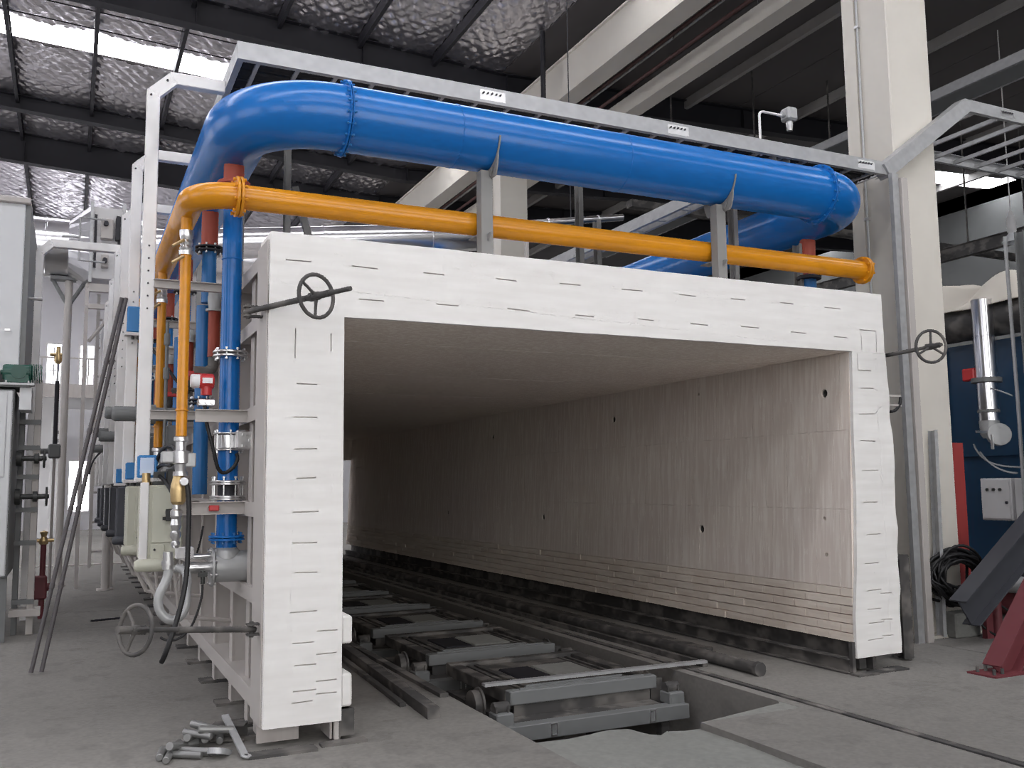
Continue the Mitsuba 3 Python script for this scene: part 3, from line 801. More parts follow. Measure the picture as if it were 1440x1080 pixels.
# silver ducts on the kiln roof and in the aisle
def silver_duct(p0, p1, r, lab, seams=4, name='silver_duct'):
    global fresh_last
    fresh_last = k = thing(name, lab, 'duct')
    p0, p1 = np.array(p0, float), np.array(p1, float)
    add('shell', cyl(p0, p1, r, 40), 'silver', k, smooth=40)
    d = (p1 - p0) / np.linalg.norm(p1 - p0)
    for i in range(seams): add('seam_band', disc(p0 + (p1 - p0) * (i + .5) / seams, d, r + .012, .03, 40), 'silver', k, smooth=30)
    return k
silver_duct((-.3, 9.0, 5.38), (5.4, 9.0, 6.12), .25, 'thick silver insulated duct crossing the kiln roof behind the yellow pipe', 3)
for x in (.6, 2.6, 4.6): add('stand', box(x - .04, x + .04, 8.96, 9.04, 3.3, 5.16 + .13 * (x + .3) - .02), 'support_grey', fresh_last)
k = silver_duct((5.3, 7.0, 5.82), (7.2, 7.0, 6.15), .06, 'thin silver pipe slanting up behind the right end of the yellow pipe', 2, 'silver_pipe')
add('hanger', cyl((6.2, 7.0, 6.0), (6.2, 7.0, float(R(6.2))), .01, 6), 'dark_steel', k)
add('support', box(5.35, 5.40, 6.97, 7.03, 3.3, 5.78), 'grey_post', k)
silver_duct((-4.5, 12.0, 5.95), (-1.25, 12.0, 5.95), .53, 'big round silver duct behind the white cabinet at left', 4)
def loft(sec0, sec1):
    n = len(sec0)
    V = np.vstack([sec0, sec1])
    F = []
    for i in range(n):
        j = (i + 1) % n
        F += [[i, j, n + j], [i, n + j, n + i]]
    return trimesh.Trimesh(V, F, process=False)
def round_square(x, y, z, r, s, xs, n=32):
    a = np.arange(n) * 2 * np.pi / n + np.pi / n
    c, q = np.cos(a), np.sin(a)
    A = np.stack([np.full(n, x), y + r * c, z + r * q], 1)
    m = np.maximum(np.abs(c), np.abs(q))
    B = np.stack([np.full(n, xs), y + s * c / m, z + s * q / m], 1)
    return loft(A, B)
k = thing('damper_box', 'square grey damper box between two silver transition cones above the aisle', 'damper')
add('cone', round_square(-1.3, 12.0, 5.95, .53, .68, -.95), 'silver', k)
add('cone', round_square(.1, 12.0, 5.95, .53, .68, -.42), 'silver', k)
add('body', box(-.93, -.44, 11.36, 12.64, 5.31, 6.59, .01), 'pale_grey', k)
add('flange', box(-.97, -.92, 11.28, 12.72, 5.23, 6.67), 'galvanised', k)
add('flange', box(-.45, -.40, 11.28, 12.72, 5.23, 6.67), 'galvanised', k)
for x in (-.90, -.52): add('slot', box(x, x + .04, 11.34, 11.37, 5.5, 6.45), 'dark_steel', k)
add('actuator', box(-.80, -.60, 11.20, 11.36, 6.0, 6.35, .01), 'grey_post', k)
add('actuator', box(-.78, -.66, 11.22, 11.36, 5.5, 5.72, .01), 'grey_post', k)
add('side_slot', box(-.56, -.5, 11.2, 11.36, 6.0, 6.42), 'dark_steel', k)
for z in (6.25, 5.6): add('shaft_end', cyl((-.72, 11.1, z), (-.72, 11.22, z), .04, 10), 'dark_steel', k)
add('guard_rail', join(*[sweep(q, .02, 8) for q in ([(-.72, 11.1, 6.3), (-1.13, 11.1, 6.3), (-1.13, 11.1, 5.55), (-.72, 11.1, 5.55)], [(-1.13, 11.1, 5.95), (-1.4, 11.1, 5.95)])]), 'galvanised', k)
k = thing('damper_stand', 'grey steel support frame under the damper box', 'frame')
for x in (-.95, -.42):
    add('post', prism(chan(.1, .06, .008), (x, 11.4, 0), (x, 11.4, 5.2), (0, 1, 0)), 'grey_post', k)
add('beam', box(-1.0, -.35, 11.35, 11.45, 5.08, 5.22), 'grey_post', k)
add('beam', box(-1.0, -.35, 11.35, 11.45, 4.78, 4.86), 'grey_post', k)
add('brace', cyl((-.93, 11.4, 4.2), (-.5, 11.4, 4.8), .03, 8), 'grey_post', k)
solo('silver_duct', sweep([(.1, 12, 5.95), (1.0, 12, 5.95), (3.0, 12, 6.0)], .53, 36), 'silver', 'silver duct leaving the damper box toward the kiln roof', 'duct', smooth=40)

# ================================================================== FRAMES, DROPS AND BURNERS ALONG THE LEFT SIDE
PX, PZ, P0, PS = -.65, 4.95, 1.58, 1.9
def sq(w=.05, h=.05):
    return sg.box(-w, -h, w, h)
def portal():
    k = thing('portal_frame', 'white painted steel frame with a bent top beside the kiln, nearest of its row', 'frame', 'white frames along the left side of the kiln')
    hk = add('post', box(PX - .05, PX + .05, P0 - .04, P0 + .04, 1.72, PZ - .12, .006), 'white_paint', k)
    add('corner_brace', prism(sg.box(-.04, -.05, .04, .05), (PX - .0, P0, PZ - .15), (PX + .15, P0, PZ), (-.7, 0, .7)), 'white_paint', k)
    add('arm', box(PX + .12, -.10, P0 - .04, P0 + .04, PZ - .05, PZ + .05, .006), 'white_paint', k)
    add('bolt_holes', join(*[cyl((PX, P0 - .046, z), (PX, P0 - .03, z), .007, 8) for z in (3.55, 3.45, 3.35, 3.25, 3.15, 3.05)] + [cyl((PX - .02, P0 - .046, 4.78), (PX - .02, P0 - .03, 4.78), .009, 8), cyl((PX + .1, P0 - .05, 4.92), (PX + .1, P0 - .03, 4.92), .009, 8)]), 'dark_steel', hk, kind='stuff')
    for z in (3.25, 2.22, 1.5):
        add('bracket_arm', prism(chan(.07, .05, .006), (PX + .04, P0 - .03, z), (.03, P0 - .03, z)), 'grey_post', k)
    return k
p0 = portal()
for i in range(1, 8):
    dup(p0, f'white painted steel frame with a bent top beside the kiln, {ORD[i]} from the kiln mouth', dy=PS * i)

def jbox(z, w, h, lab, screen, dy=0):
    k = thing('junction_box', lab, 'box')
    y = P0 - .06 + dy
    ck = add('case', box(PX - w / 2 + .03, PX + w / 2 + .03, y - .11, y, z - h / 2, z + h / 2, .01), 'box_blue', k)
    if screen: add('screen', box(PX - w / 2 + .045, PX + w / 2 + .005, y - .116, y - .109, z - h / 2 + .02, z + h / 2 - .02, .003), 'screen_blue', ck, label='pale blue window')
    else: add('lid', box(PX - w / 2 + .038, PX + w / 2 + .022, y - .116, y - .109, z - h / 2 + .008, z + h / 2 - .008, .003), 'box_blue', ck)
    add('base_tray', box(PX - w / 2 + .01, PX + w / 2 + .07, y - .12, y + .01, z - h / 2 - .03, z - h / 2, .003), 'pale_grey', k)
    for q in (-.03, .02): add('gland', cyl((PX + q + .03, y - .05, z - h / 2 - .06), (PX + q + .03, y - .05, z - h / 2 - .02), .014, 10), 'dark_plastic', k)
jbox(1.82, .14, .17, 'blue junction box with a pale window at the foot of the nearest white frame', True)
jbox(3.26, .17, .25, 'blue junction box high on the second white frame', False, PS)
jbox(1.82, .11, .16, 'blue junction box at the foot of the second white frame', False, PS)
jbox(1.80, .11, .16, 'blue junction box at the foot of the third white frame', False, 2 * PS)

def control_box():
    k = thing('burner_control_box', 'pale olive burner control box below the nearest white frame', 'box', 'burner boxes along the left side of the kiln')
    x0, x1, y0, y1, z0, z1 = -.66, -.36, 1.38, 1.72, 1.12, 1.68
    add('case', box(x0, x1, y0, y1, z0, z1, .012), 'olive_grey', k)
    dk = add('door', box(x0 + .075, x1 - .01, y0 - .012, y0, z0 + .13, z1 - .02, .004), 'olive_grey', k)
    pk = add('cover_plate', box(x0 + .07, x0 + .17, y0 - .014, y0, z0 + .01, z0 + .12, .003), 'olive_grey', k)
    add('edge_strip', box(x0 - .01, x0 + .05, y0 - .02, y0, z0 - .06, z1 + .02, .004), 'white_paint', k)
    add('latch', join(box(x1 - .13, x1 - .05, y0 - .05, y0 - .012, z0 + .29, z0 + .38, .006), cyl((x1 - .15, y0 - .03, z0 + .31), (x1 - .13, y0 - .03, z0 + .31), .012, 10)), 'dark_plastic', dk)
    add('knob', cyl((x0 + .1, y0 - .025, z0 + .08), (x0 + .1, y0 - .012, z0 + .08), .008, 10), 'dark_steel', pk)
    add('mount_pipe', cyl((x0 + .03, y0 + .02, z1), (x0 + .03, y0 + .02, z1 + .09), .03, 14), 'brass', k, smooth=40)
    add('relay_unit', box(x0 + .08, x0 + .16, y0 + .02, y0 + .16, z1, z1 + .10), 'dark_plastic', k)
    add('relay_unit', box(x0 + .18, x0 + .26, y0 + .02, y0 + .16, z1, z1 + .12), 'dark_plastic', k)
    add('blower', join(lathe((x0 - .04, y0 - .04, z0 - .03), (1, 0, 0), [(0, 0), (0, .03), (.02, .045), (.2, .05), (.26, .04), (.26, 0)], 20)), 'olive_grey', k, smooth=40)
    add('strut', join(cyl((x0 + .02, y0 + .05, z0 - .04), (x0 + .2, y0 + .1, z0 - .42), .018, 8), cyl((x0 + .2, y0 + .1, z0 - .42), (.04, y0 + .15, z0 - .5), .018, 8), cyl((x0 + .24, y0 + .05, z0), (x0 + .3, y0 + .1, z0 - .42), .014, 8)), 'grey_post', k)
    return k
b0 = control_box()
for i in range(1, 7):
    dark = i >= 2
    k = dup(b0, f'{"dark grey" if dark else "pale olive"} burner control box beside the kiln, {ORD[i]} from the kiln mouth', dy=PS * i, skip=('edge_strip', 'mount_pipe'))
    if dark:
        for q in ('case', 'door', 'cover_plate', 'blower'): scene[f'{k}__{q}'] = {**scene[f'{k}__{q}'], 'bsdf': {'type': 'ref', 'id': 'beam_slate'}}

def hflange(x, y, z, rp, rf, m1='zinc', gap=.012, nb=8, th=.016):
    return flange_bolted((x, y, z), (0, 0, 1), rp, rf, gap, nb, th, .010)

def air_drop():
    x, y, r = -.10, .98, .072
    k = thing('blue_air_pipe', 'blue vertical air pipe with bolted flanges, nearest the white left jamb', 'pipe')
    add('upper_pipe', cyl((x, y, 3.93), (x, y, 2.66), r, 28), 'duct_blue', k, smooth=40)
    add('red_collar', cyl((x, y, 4.11), (x, y, 3.95), r * 1.05, 28), 'red_oxide', k, smooth=40, label='red oxide collar under the blue duct')
    add('flange', disc((x, y, 3.945), (0, 0, 1), r + .05, .03), 'red_oxide', k, smooth=30)
    add('weld_band', disc((x, y, 3.36), (0, 0, 1), r + .006, .012), 'duct_blue', k, smooth=30)
    add('middle_pipe', cyl((x, y, 2.62), (x, y, 2.05), r, 28), 'duct_blue', k, smooth=40)
    f, b = hflange(x, y, 2.64, r, r + .055)
    fk = add('flange', f, 'zinc', k, smooth=30)
    add('bolts', b, 'zinc', fk, kind='stuff')
    fk = add('damper_ring', join(disc((x, y, 1.99), (0, 0, 1), r + .012, .10), disc((x, y, 2.05), (0, 0, 1), r + .04, .012), disc((x, y, 1.93), (0, 0, 1), r + .04, .012)), 'zinc', k, smooth=30)
    add('bolts', bolts((x, y, 1.99), (0, 0, 1), r + .03, 6, .009, .17), 'zinc', fk, kind='stuff')
    add('actuator', join(box(x + .03, x + .20, y - .17, y - .07, 1.93, 2.07, .012), box(x + .07, x + .19, y - .182, y - .17, 2.03, 2.045), box(x + .07, x + .19, y - .182, y - .17, 1.95, 1.965), cyl((x + .13, y - .185, 1.995), (x + .13, y - .17, 1.995), .016, 12)), 'zinc', k)
    add('lower_pipe', cyl((x, y, 1.93), (x, y, 1.69), r, 28), 'duct_blue', k, smooth=40)
    f1, b1 = hflange(x, y, 1.69, r, r + .055, gap=.0)
    f2, b2 = hflange(x, y, 1.58, r, r + .055, gap=.0)
    add('flange', f1, 'zinc', k, smooth=30)
    fk = add('flange', f2, 'zinc', k, smooth=30)
    add('tie_bolts', bolts((x, y, 1.635), (0, 0, 1), r + .036, 8, .011, .20), 'zinc', fk, kind='stuff')
    add('compensator', cyl((x, y, 1.59), (x, y, 1.68), r * .95, 28), 'dark_steel', k, smooth=40)
    add('lower_pipe', cyl((x, y, 1.57), (x, y, 1.30), r, 28), 'duct_blue', k, smooth=40)
    f, b = hflange(x, y, 1.29, r, r + .055, gap=.003)
    fk = add('flange', f, 'duct_blue', k, smooth=30)
    add('bolts', b, 'plain_blue', fk, kind='stuff')
    add('lower_pipe', cyl((x, y, 1.28), (x, y, 1.17), r, 28), 'duct_blue', k, smooth=40)
    k = thing('burner', 'grey cylindrical burner head stuck in the kiln side below the blue pipe', 'burner')
    z = 1.085
    add('body', lathe((-.19, y, z), (1, 0, 0), [(0, 0), (0, .10), (.01, .112), (.38, .112), (.38, 0)], 32), 'burner_grey', k, smooth=40)
    add('dome', lathe((x, y, z + .06), (0, 0, 1), [(0, .10), (.05, .095), (.08, .07), (.09, .0)], 24), 'burner_grey', k, smooth=60)
    fk = add('flange', disc((-.20, y, z), (1, 0, 0), .142, .02), 'burner_grey', k, smooth=30)
    add('bolts', bolts((-.20, y, z), (1, 0, 0), .127, 8, .011, .05), 'zinc', fk, kind='stuff')
    add('nozzle', lathe((-.46, y, z), (1, 0, 0), [(0, 0), (0, .028), (.05, .03), (.06, .042), (.16, .042), (.17, .036), (.26, .036), (.26, 0)], 20), 'zinc', k, smooth=40)
    add('electrode_box', box(-.45, -.33, y - .06, y + .04, z + .07, z + .15, .005), 'pale_grey', k)
    add('electrode_tube', cyl((-.33, y - .01, z + .08), (-.20, y - .01, z + .08), .018, 12), 'zinc', k, smooth=40)
    add('detector', join(cyl((-.27, y - .08, z - .02), (-.27, y - .08, z - .11), .016, 10), box(-.30, -.24, y - .1, y - .06, z - .06, z - .03)), 'dark_plastic', k)
    return k
air_drop()
def air_drop_small(dy, lab):
    x, y, r = -.10, 2.3, .062
    k = thing('branch_air_pipe', lab, 'pipe', 'red and blue branch pipes along the kiln side')
    add('red_stub', cyl((x, y, 4.11), (x, y, 3.78), r * 1.15, 24), 'red_oxide', k, smooth=40)
    f, b = hflange(x, y, 3.75, r, r + .06)
    fk = add('flange', f, 'dark_steel', k, smooth=30)
    add('bolts', b, 'zinc', fk, kind='stuff')
    add('pipe', cyl((x, y, 3.73), (x, y, 3.27), r, 24), 'plain_blue', k, smooth=40)
    add('lower_pipe', cyl((x - .03, y + .05, 3.25), (x - .03, y + .05, 1.6), r, 24), 'plain_blue', k, smooth=40)
    add('red_pipe', cyl((x + .04, y - .1, 3.18), (x + .04, y - .1, 2.78), .05, 20), 'red_oxide', k, smooth=40)
    add('elbow', sweep(np.vstack([[(x + .04, y - .1, 2.78)], arc((x - .03, 2.72), .07, 0, -90, 'xz', 8, y - .1), [(x - .12, y - .1, 2.65)]]), .045, 14), 'dusty_steel', k, smooth=40)
    add('valve', lathe((x + .04, y - .1, 3.18), (0, 0, 1), [(0, 0), (0, .075), (.02, .075), (.02, .05), (.1, .06), (.18, .05), (.2, .07), (.22, .07), (.22, 0)], 18), 'burner_grey', k, smooth=30)
    add('lever', box(x - .22, x - .06, y - .14, y - .11, 2.60, 2.65, .008), 'bright_red', k, label='red valve lever')
    f, b = hflange(x - .03, y + .05, 2.4, r, r + .05)
    fk = add('flange', f, 'dark_steel', k, smooth=30)
    add('bolts', b, 'zinc', fk, kind='stuff')
    return k
s0 = air_drop_small(0, 'red and blue branch pipe with valves between the yellow drop pipe and the blue pipe')
for i in range(1, 5): dup(s0, f'red and blue branch pipe behind the white frames, {ORD[i]} from the kiln mouth', dy=PS * i)

k = thing('branch_air_pipe', 'short red and blue branch pipe under the right elbow of the blue duct', 'pipe')
add('red_stub', cyl((XR, .95, 4.11), (XR, .95, 3.72), .075, 24), 'red_oxide', k, smooth=40)
add('flange', disc((XR, .95, 3.70), (0, 0, 1), .12, .035), 'dark_steel', k, smooth=30)
add('pipe', cyl((XR, .95, 3.68), (XR, .95, 1.8), .07, 24), 'plain_blue', k, smooth=40)
def gas_drop():
    x, y, r = -.45, .80, .040
    k = thing('yellow_gas_drop', 'thin yellow vertical gas pipe ending in chrome valves beside the nearest white frame', 'pipe', 'yellow drop pipes along the kiln side')
    add('stub', cyl((x, y, 3.62), (x, y, 3.50), r, 20), 'gas_yellow', k, smooth=40)
    add('union', lathe((x, y, 3.32), (0, 0, 1), [(0, 0), (0, .048), (.03, .05), (.03, .040), (.05, .046), (.07, .040), (.09, .046), (.11, .040), (.13, .046), (.15, .05), (.18, .05), (.18, 0)], 20), 'zinc', k, smooth=20)
    for z in (3.42, 3.3): add('union_handle', cyl((x - .02, y - .05, z), (x - .10, y - .08, z - .06), .011, 8), 'brass', k)
    add('pipe', cyl((x, y, 3.33), (x, y, 2.02), r * .95, 20), 'gas_yellow', k, smooth=40)
    add('pipe_band', disc((x, y, 2.2), (0, 0, 1), r + .006, .012), 'gas_yellow', k, smooth=30)
    add('shutoff_valve', lathe((x, y, 1.74), (0, 0, 1), [(0, 0), (0, .05), (.03, .05), (.03, .035), (.08, .04), (.09, .062), (.17, .062), (.18, .036), (.24, .036), (.245, .05), (.27, .05), (.28, .03), (.3, .03), (.3, 0)], 18), 'zinc', k, smooth=25)
    add('solenoid', box(x - .13, x - .05, y - .05, y + .05, 1.83, 1.91, .008), 'burner_grey', k)
    add('solenoid', box(x + .03, x + .1, y - .04, y + .04, 1.80, 1.90, .008), 'burner_grey', k)
    add('gauge', join(disc((x + .02, y - .07, 1.70), (0, 1, 0), .03, .03, 20)), 'zinc', k, smooth=30)
    add('gauge_face', disc((x + .02, y - .087, 1.70), (0, 1, 0), .024, .004, 20, .001), 'label_white', k)
    add('regulator', lathe((x - .01, y, 1.54), (0, 0, 1), [(0, 0), (0, .035), (.02, .05), (.1, .055), (.14, .05), (.2, .035), (.2, 0)], 18), 'brass', k, smooth=30)
    add('valve_train', lathe((x - .02, y, 1.24), (0, 0, 1), [(0, 0), (0, .02), (.02, .03), (.04, .03), (.05, .022), (.08, .036), (.11, .036), (.12, .026), (.16, .038), (.20, .030), (.22, .04), (.26, .04), (.27, .025), (.3, .025), (.3, 0)], 16), 'zinc', k, smooth=25)
    return k
g0 = gas_drop()
for i in range(1, 4): dup(g0, f'thin yellow vertical gas pipe behind the white frames, {ORD[i]} from the kiln mouth', dy=PS * i)
k = thing('flexible_hose', 'braided metal hose hanging in a loop below the chrome valves', 'hose')
hp = spline([(-.52, .76, 1.12), (-.53, .76, 1.02), (-.575, .76, .90), (-.54, .76, .79), (-.47, .76, .755), (-.41, .78, .80), (-.385, .82, .95), (-.385, .9, 1.06), (-.44, .96, 1.09)], 60)
a = np.arange(60)
add('hose', sweep(hp, .030 + .0015 * (a % 2), 14), 'burner_grey', k, smooth=40)
add('coupling', lathe((-.52, .76, 1.10), (0, 0, 1), [(0, 0), (0, .036), (.03, .036), (.03, .042), (.06, .042), (.06, .034), (.12, .034), (.12, 0)], 6 * 3), 'zinc', k, smooth=30)
k = thing('pressure_transmitter', 'small red pressure transmitter with a white cap beside the blue pipe', 'transmitter')
tx, ty, tz = -.28, .86, 2.42
add('head', join(lathe((tx - .05, ty, tz), (1, 0, 0), [(0, 0), (0, .05), (.01, .056), (.09, .056), (.1, .05), (.1, 0)], 20), cyl((tx, ty, tz - .1), (tx, ty, tz), .04, 16)), 'bright_red', k, smooth=30)
add('cap', lathe((tx - .11, ty, tz), (1, 0, 0), [(0, 0), (0, .045), (.01, .05), (.06, .05), (.06, 0)], 20), 'label_white', k, smooth=30)
add('nameplate', box(tx - .035, tx + .035, ty - .06, ty - .052, tz - .02, tz + .02), 'label_white', k)
add('manifold', join(box(tx - .06, tx + .06, ty - .035, ty + .035, tz - .18, tz - .13, .006), *[cyl((tx + s, ty - .06, tz - .155), (tx + s, ty - .03, tz - .155), .014, 10) for s in (-.04, 0, .04)]), 'zinc', k)
add('stem', cyl((tx - .01, ty, 2.2), (tx - .01, ty, tz - .17), .012, 8), 'zinc', k)
solo('pipe_bracket', prism(chan(.09, .05, .006), (-.36, .80, 2.165), (.1, .80, 2.165)), 'grey_post', 'short grey bracket arm below the red transmitter', 'bracket')
solo('pipe_bracket', prism(chan(.09, .05, .006), (-.44, .86, 1.51), (.1, .86, 1.51)), 'grey_post', 'short grey bracket arm behind the chrome valves', 'bracket')
solo('valve_lever', box(-.25, -.18, .80, .83, 1.49, 1.53, .006), 'bright_red', 'small red lever on the left of the blue pipe', 'lever')
cables = [([(-.29, .84, 2.24), (-.26, .83, 2.05), (-.22, .83, 1.9), (-.15, .86, 1.76), (-.08, .87, 1.80), (-.06, .87, 1.9)], .013, 'black cable hanging in a loop before the blue pipe'),
          ([(-.42, .74, 1.72), (-.395, .73, 1.55), (-.395, .72, 1.3), (-.40, .7, 1.1), (-.43, .66, .9), (-.48, .62, .72), (-.52, .6, .60), (-.55, .66, .50)], .017, 'thick black cable running down past the braided hose'),
          ([(-.27, .90, .97), (-.275, .88, .9), (-.31, .84, .78), (-.38, .8, .66), (-.45, .78, .62), (-.55, .8, .64)], .008, 'thin black cable curving down from the burner'),
          ([(-.56, 1.45, 1.84), (-.52, 1.3, 1.95), (-.48, 1.1, 1.96), (-.47, .9, 1.9)], .014, 'black cable arching from the blue box to the chrome valves'),
          ([(-.56, 1.45, 1.80), (-.52, 1.3, 1.83), (-.5, 1.1, 1.82), (-.49, .9, 1.84)], .014, 'second black cable from the blue box to the chrome valves'),
          ([(-.56, 1.45, 1.76), (-.50, 1.3, 1.7), (-.47, 1.1, 1.62), (-.46, .9, 1.65)], .014, 'lowest black cable from the blue box to the chrome valves'),
          ([(-.56, 3.3, 3.1), (-.45, 3.1, 2.9), (-.35, 3.0, 2.75), (-.25, 2.9, 2.6), (-.1, 2.8, 2.55)], .014, 'black cable sagging behind the nearest white frame'),
          ([(-.3, 1.0, 1.19), (-.28, .96, 1.3), (-.27, .95, 1.38)], .007, 'short cable rising from the burner')]
for p, r, lb in cables: solo('cable', sweep(spline(p, 36), r, 10), 'rubber', lb, 'cable', smooth=40)
for i in range(5):
    y = 2.55 + PS * i
    k = thing('igniter', f'dark grey horizontal burner body between the white frames, {ORD[i]} from the kiln mouth', 'burner')
    add('body', lathe((-.84, y, 2.45 if i % 2 else 2.30), (1, 0, 0), [(0, 0), (0, .05), (.02, .065), (.25, .065), (.26, .05), (.3, .05), (.31, .085), (.35, .085), (.35, .06), (.84, .06), (.84, 0)], 20), 'machine_grey', k, smooth=30)
    add('manifold', join(box(-.4, -.28, y - .1, y + .1, 2.0, 2.2, .01), cyl((-.34, y, 2.0), (-.34, y, 1.5), .03, 12)), 'machine_grey', k)
    add('valve', join(*[cyl((-.42, y - .12, z), (-.42, y - .12, z + .1), .026, 10) for z in (2.9, 2.6)], cyl((-.42, y - .12, 1.9), (-.42, y - .12, 3.1), .014, 8)), 'machine_grey', k)

# ================================================================== LEFT AISLE
k = thing('aisle_gantry', 'grey bent frame bridging the aisle behind the white cabinet', 'frame')
AY = 7.55
add('post', box(-1.66, -1.56, AY - .05, AY + .05, 0, 4.82, .006), 'white_paint', k)
add('corner_brace', prism(sg.box(-.05, -.05, .05, .05), (-1.61, AY, 4.80), (-1.46, AY, 4.95), (-.7, 0, .7)), 'white_paint', k)
add('beam', box(-1.48, -.62, AY - .05, AY + .05, 4.89, 5.0, .006), 'white_paint', k)
k = thing('white_cabinet', 'tall white panelled machine cabinet at the left edge with a dark side', 'cabinet')
cx0, cx1, cy = -3.2, -1.705, 5.6
add('upper_case', box(cx0, cx1, cy, 8.2, 2.98, 4.92, .01), 'panel_white', k)
add('roof_lip', box(cx0 - .03, cx1 + .05, cy - .06, 8.25, 4.90, 4.97, .01), 'grey_post', k)
add('side_cover', box(cx1 - .01, cx1 + .055, cy + .02, 8.2, 2.98, 4.9), 'machine_grey', k)
add('ledge', box(cx0, cx1 + .12, cy - .05, 6.2, 2.80, 2.83), 'machine_grey', k)
add('ledge_bracket', box(cx1 + .02, cx1 + .14, cy, 6.1, 2.55, 2.80), 'panel_white', k)
add('lower_door', box(cx0, -1.745, cy - .03, cy, .72, 2.76, .012), 'panel_white', k)
add('lower_door', box(cx0, -1.80, cy - .045, cy - .03, 1.80, 2.74, .006), 'panel_white', k)
add('lower_case', box(cx0, -1.73, cy, 8.0, .70, 2.78, .01), 'machine_grey', k)
add('handle', box(-1.86, -1.80, cy - .07, cy - .05, 3.42, 3.45, .004), 'zinc', k)
for x in (-2.6, -1.80):
    add('leg', box(x, x + .07, cy + .05, cy + .12, 0, .70), 'machine_grey', k)
add('pipe_rail', cyl((cx1 - .1, cy + .3, 3.87), (cx1 + .2, cy + .3, 3.87), .018, 8), 'zinc', k)
k = thing('gear_motor', 'green geared electric motor sitting on the cabinet ledge', 'motor')
mz, my = 2.97, 5.62
add('motor', lathe((-1.88, my, mz), (1, 0, 0), [(0, 0), (0, .03), (.02, .03), (.02, .08), (.05, .09), (.30, .09), (.32, .07), (.32, 0)], 24), 'motor_green', k, smooth=30)
for i in range(8): add('cooling_fin', disc((-1.60 + .018 * i, my, mz - .01), (1, 0, 0), .11, .006, 24, .001), 'motor_green', k)
add('gearbox', join(box(-1.84, -1.58, my - .09, my + .09, 2.84, 2.95, .015), cyl((-1.70, my - .1, mz), (-1.70, my + .1, mz), .08, 18)), 'motor_green', k, smooth=30)
add('base', join(box(-1.88, -1.54, my - .1, my + .1, 2.82, 2.845), *[cyl((x, my - .08, 2.82), (x, my - .08, 2.87), .014, 6) for x in (-1.82, -1.6)]), 'galvanised', k)
k = thing('machine_rack', 'grey steel upright with brackets and a hand valve on the right of the white cabinet', 'rack')
add('post', box(-1.545, -1.47, 6.15, 6.25, 0, 2.95, .006), 'grey_post', k)
add('post', box(-1.70, -1.64, 6.2, 6.3, 0, 2.9, .006), 'machine_grey', k)
for z in (2.42, 2.12, 1.78, 1.40, 1.02, .35): add('bracket', box(-1.70, -1.47, 6.12, 6.22, z, z + .055), 'machine_grey', k)
add('foot', box(-1.72, -1.40, 6.05, 6.35, .22, .30), 'grey_post', k)
for z, l in ((1.58, .30), (2.02, .26)):
    add('valve', join(cyl((-1.70, 6.05, z), (-1.70 + l, 6.05, z), .03, 12), disc((-1.68, 6.05, z), (1, 0, 0), .09, .06), disc((-1.50, 6.05, z), (1, 0, 0), .06, .05)), 'dark_plastic', k)
    rim, sp, hb = wheel((-1.70 + l + .02, 6.05, z), (1, 0, 0), .10, .012, 4, .025, .05)
    add('valve_wheel', join(rim, hb, *sp), 'dark_plastic', k)
k = thing('hydrant_pipe', 'thin dark red upright pipe with a tap on the floor beside the white cabinet', 'pipe')
add('riser', cyl((-1.42, 7.6, 0), (-1.42, 7.6, .95), .035, 12), 'dark_red', k, smooth=40)
add('tap', join(lathe((-1.42, 7.6, .95), (0, 0, 1), [(0, .05), (.04, .06), (.1, .03), (.16, .05), (.18, 0)], 14), cyl((-1.5, 7.6, 1.0), (-1.3, 7.6, 1.0), .022, 10)), 'brass', k)
add('lower_valve', join(box(-1.52, -1.36, 7.52, 7.66, .25, .55, .02), cyl((-1.58, 7.6, .4), (-1.3, 7.6, .4), .05, 12)), 'dark_red', k)
k = thing('flow_meter', 'slim upright pipe topped by a brass valve in front of a far window', 'pipe')
add('pipe', cyl((-1.35, 8.6, 2.3), (-1.35, 8.6, 3.2), .03, 12), 'dark_steel', k, smooth=40)
add('stand', cyl((-1.35, 8.6, 0), (-1.35, 8.6, 2.2), .02, 10), 'grey_post', k, smooth=40)
add('upper_pipe', cyl((-1.35, 8.6, 3.2), (-1.35, 8.6, 3.5), .016, 12), 'zinc', k, smooth=40)
add('valve', join(lathe((-1.35, 8.6, 3.45), (0, 0, 1), [(0, 0), (0, .03), (.04, .05), (.1, .05), (.15, .03), (.24, .03), (.24, 0)], 14), cyl((-1.46, 8.6, 3.58), (-1.3, 8.6, 3.58), .025, 8)), 'brass', k, smooth=30)
add('foot_valve', join(box(-1.43, -1.27, 8.5, 8.7, 2.1, 2.3, .02), cyl((-1.55, 8.6, 2.2), (-1.27, 8.6, 2.2), .04, 10)), 'machine_grey', k)
# bright steel posts in the aisle
for i, (x, y, z1, r, m, lb) in enumerate(((-1.27, 12.0, 5.40, .065, 'grey_post', 'galvanised round post in the aisle, left one of two'), (-.55, 10.9, 4.9, .065, 'grey_post', 'grey round post in the aisle with wall brackets, right one of two'))):
    k = thing('aisle_post', lb, 'post', 'round posts in the aisle')
    add('shaft', cyl((x, y, 0), (x, y, z1), r, 18), m, k, smooth=40)
    add('base', cyl((x, y, 0), (x, y, .03), r * 2, 18), m, k)
    if i == 0: add('saddle', join(box(x - .3, x + .3, y - .12, y + .12, 5.36, 5.42), cyl((x, y, 4.9), (x - .27, y, 5.38), .035, 10), cyl((x, y, 4.9), (x + .27, y, 5.38), .035, 10)), 'machine_grey', k)
k = thing('wall_switch_box', 'small dark switch box on the right aisle post', 'box')
add('case', box(-.66, -.48, 10.7, 10.84, 2.05, 2.35, .015), 'dark_steel', k)
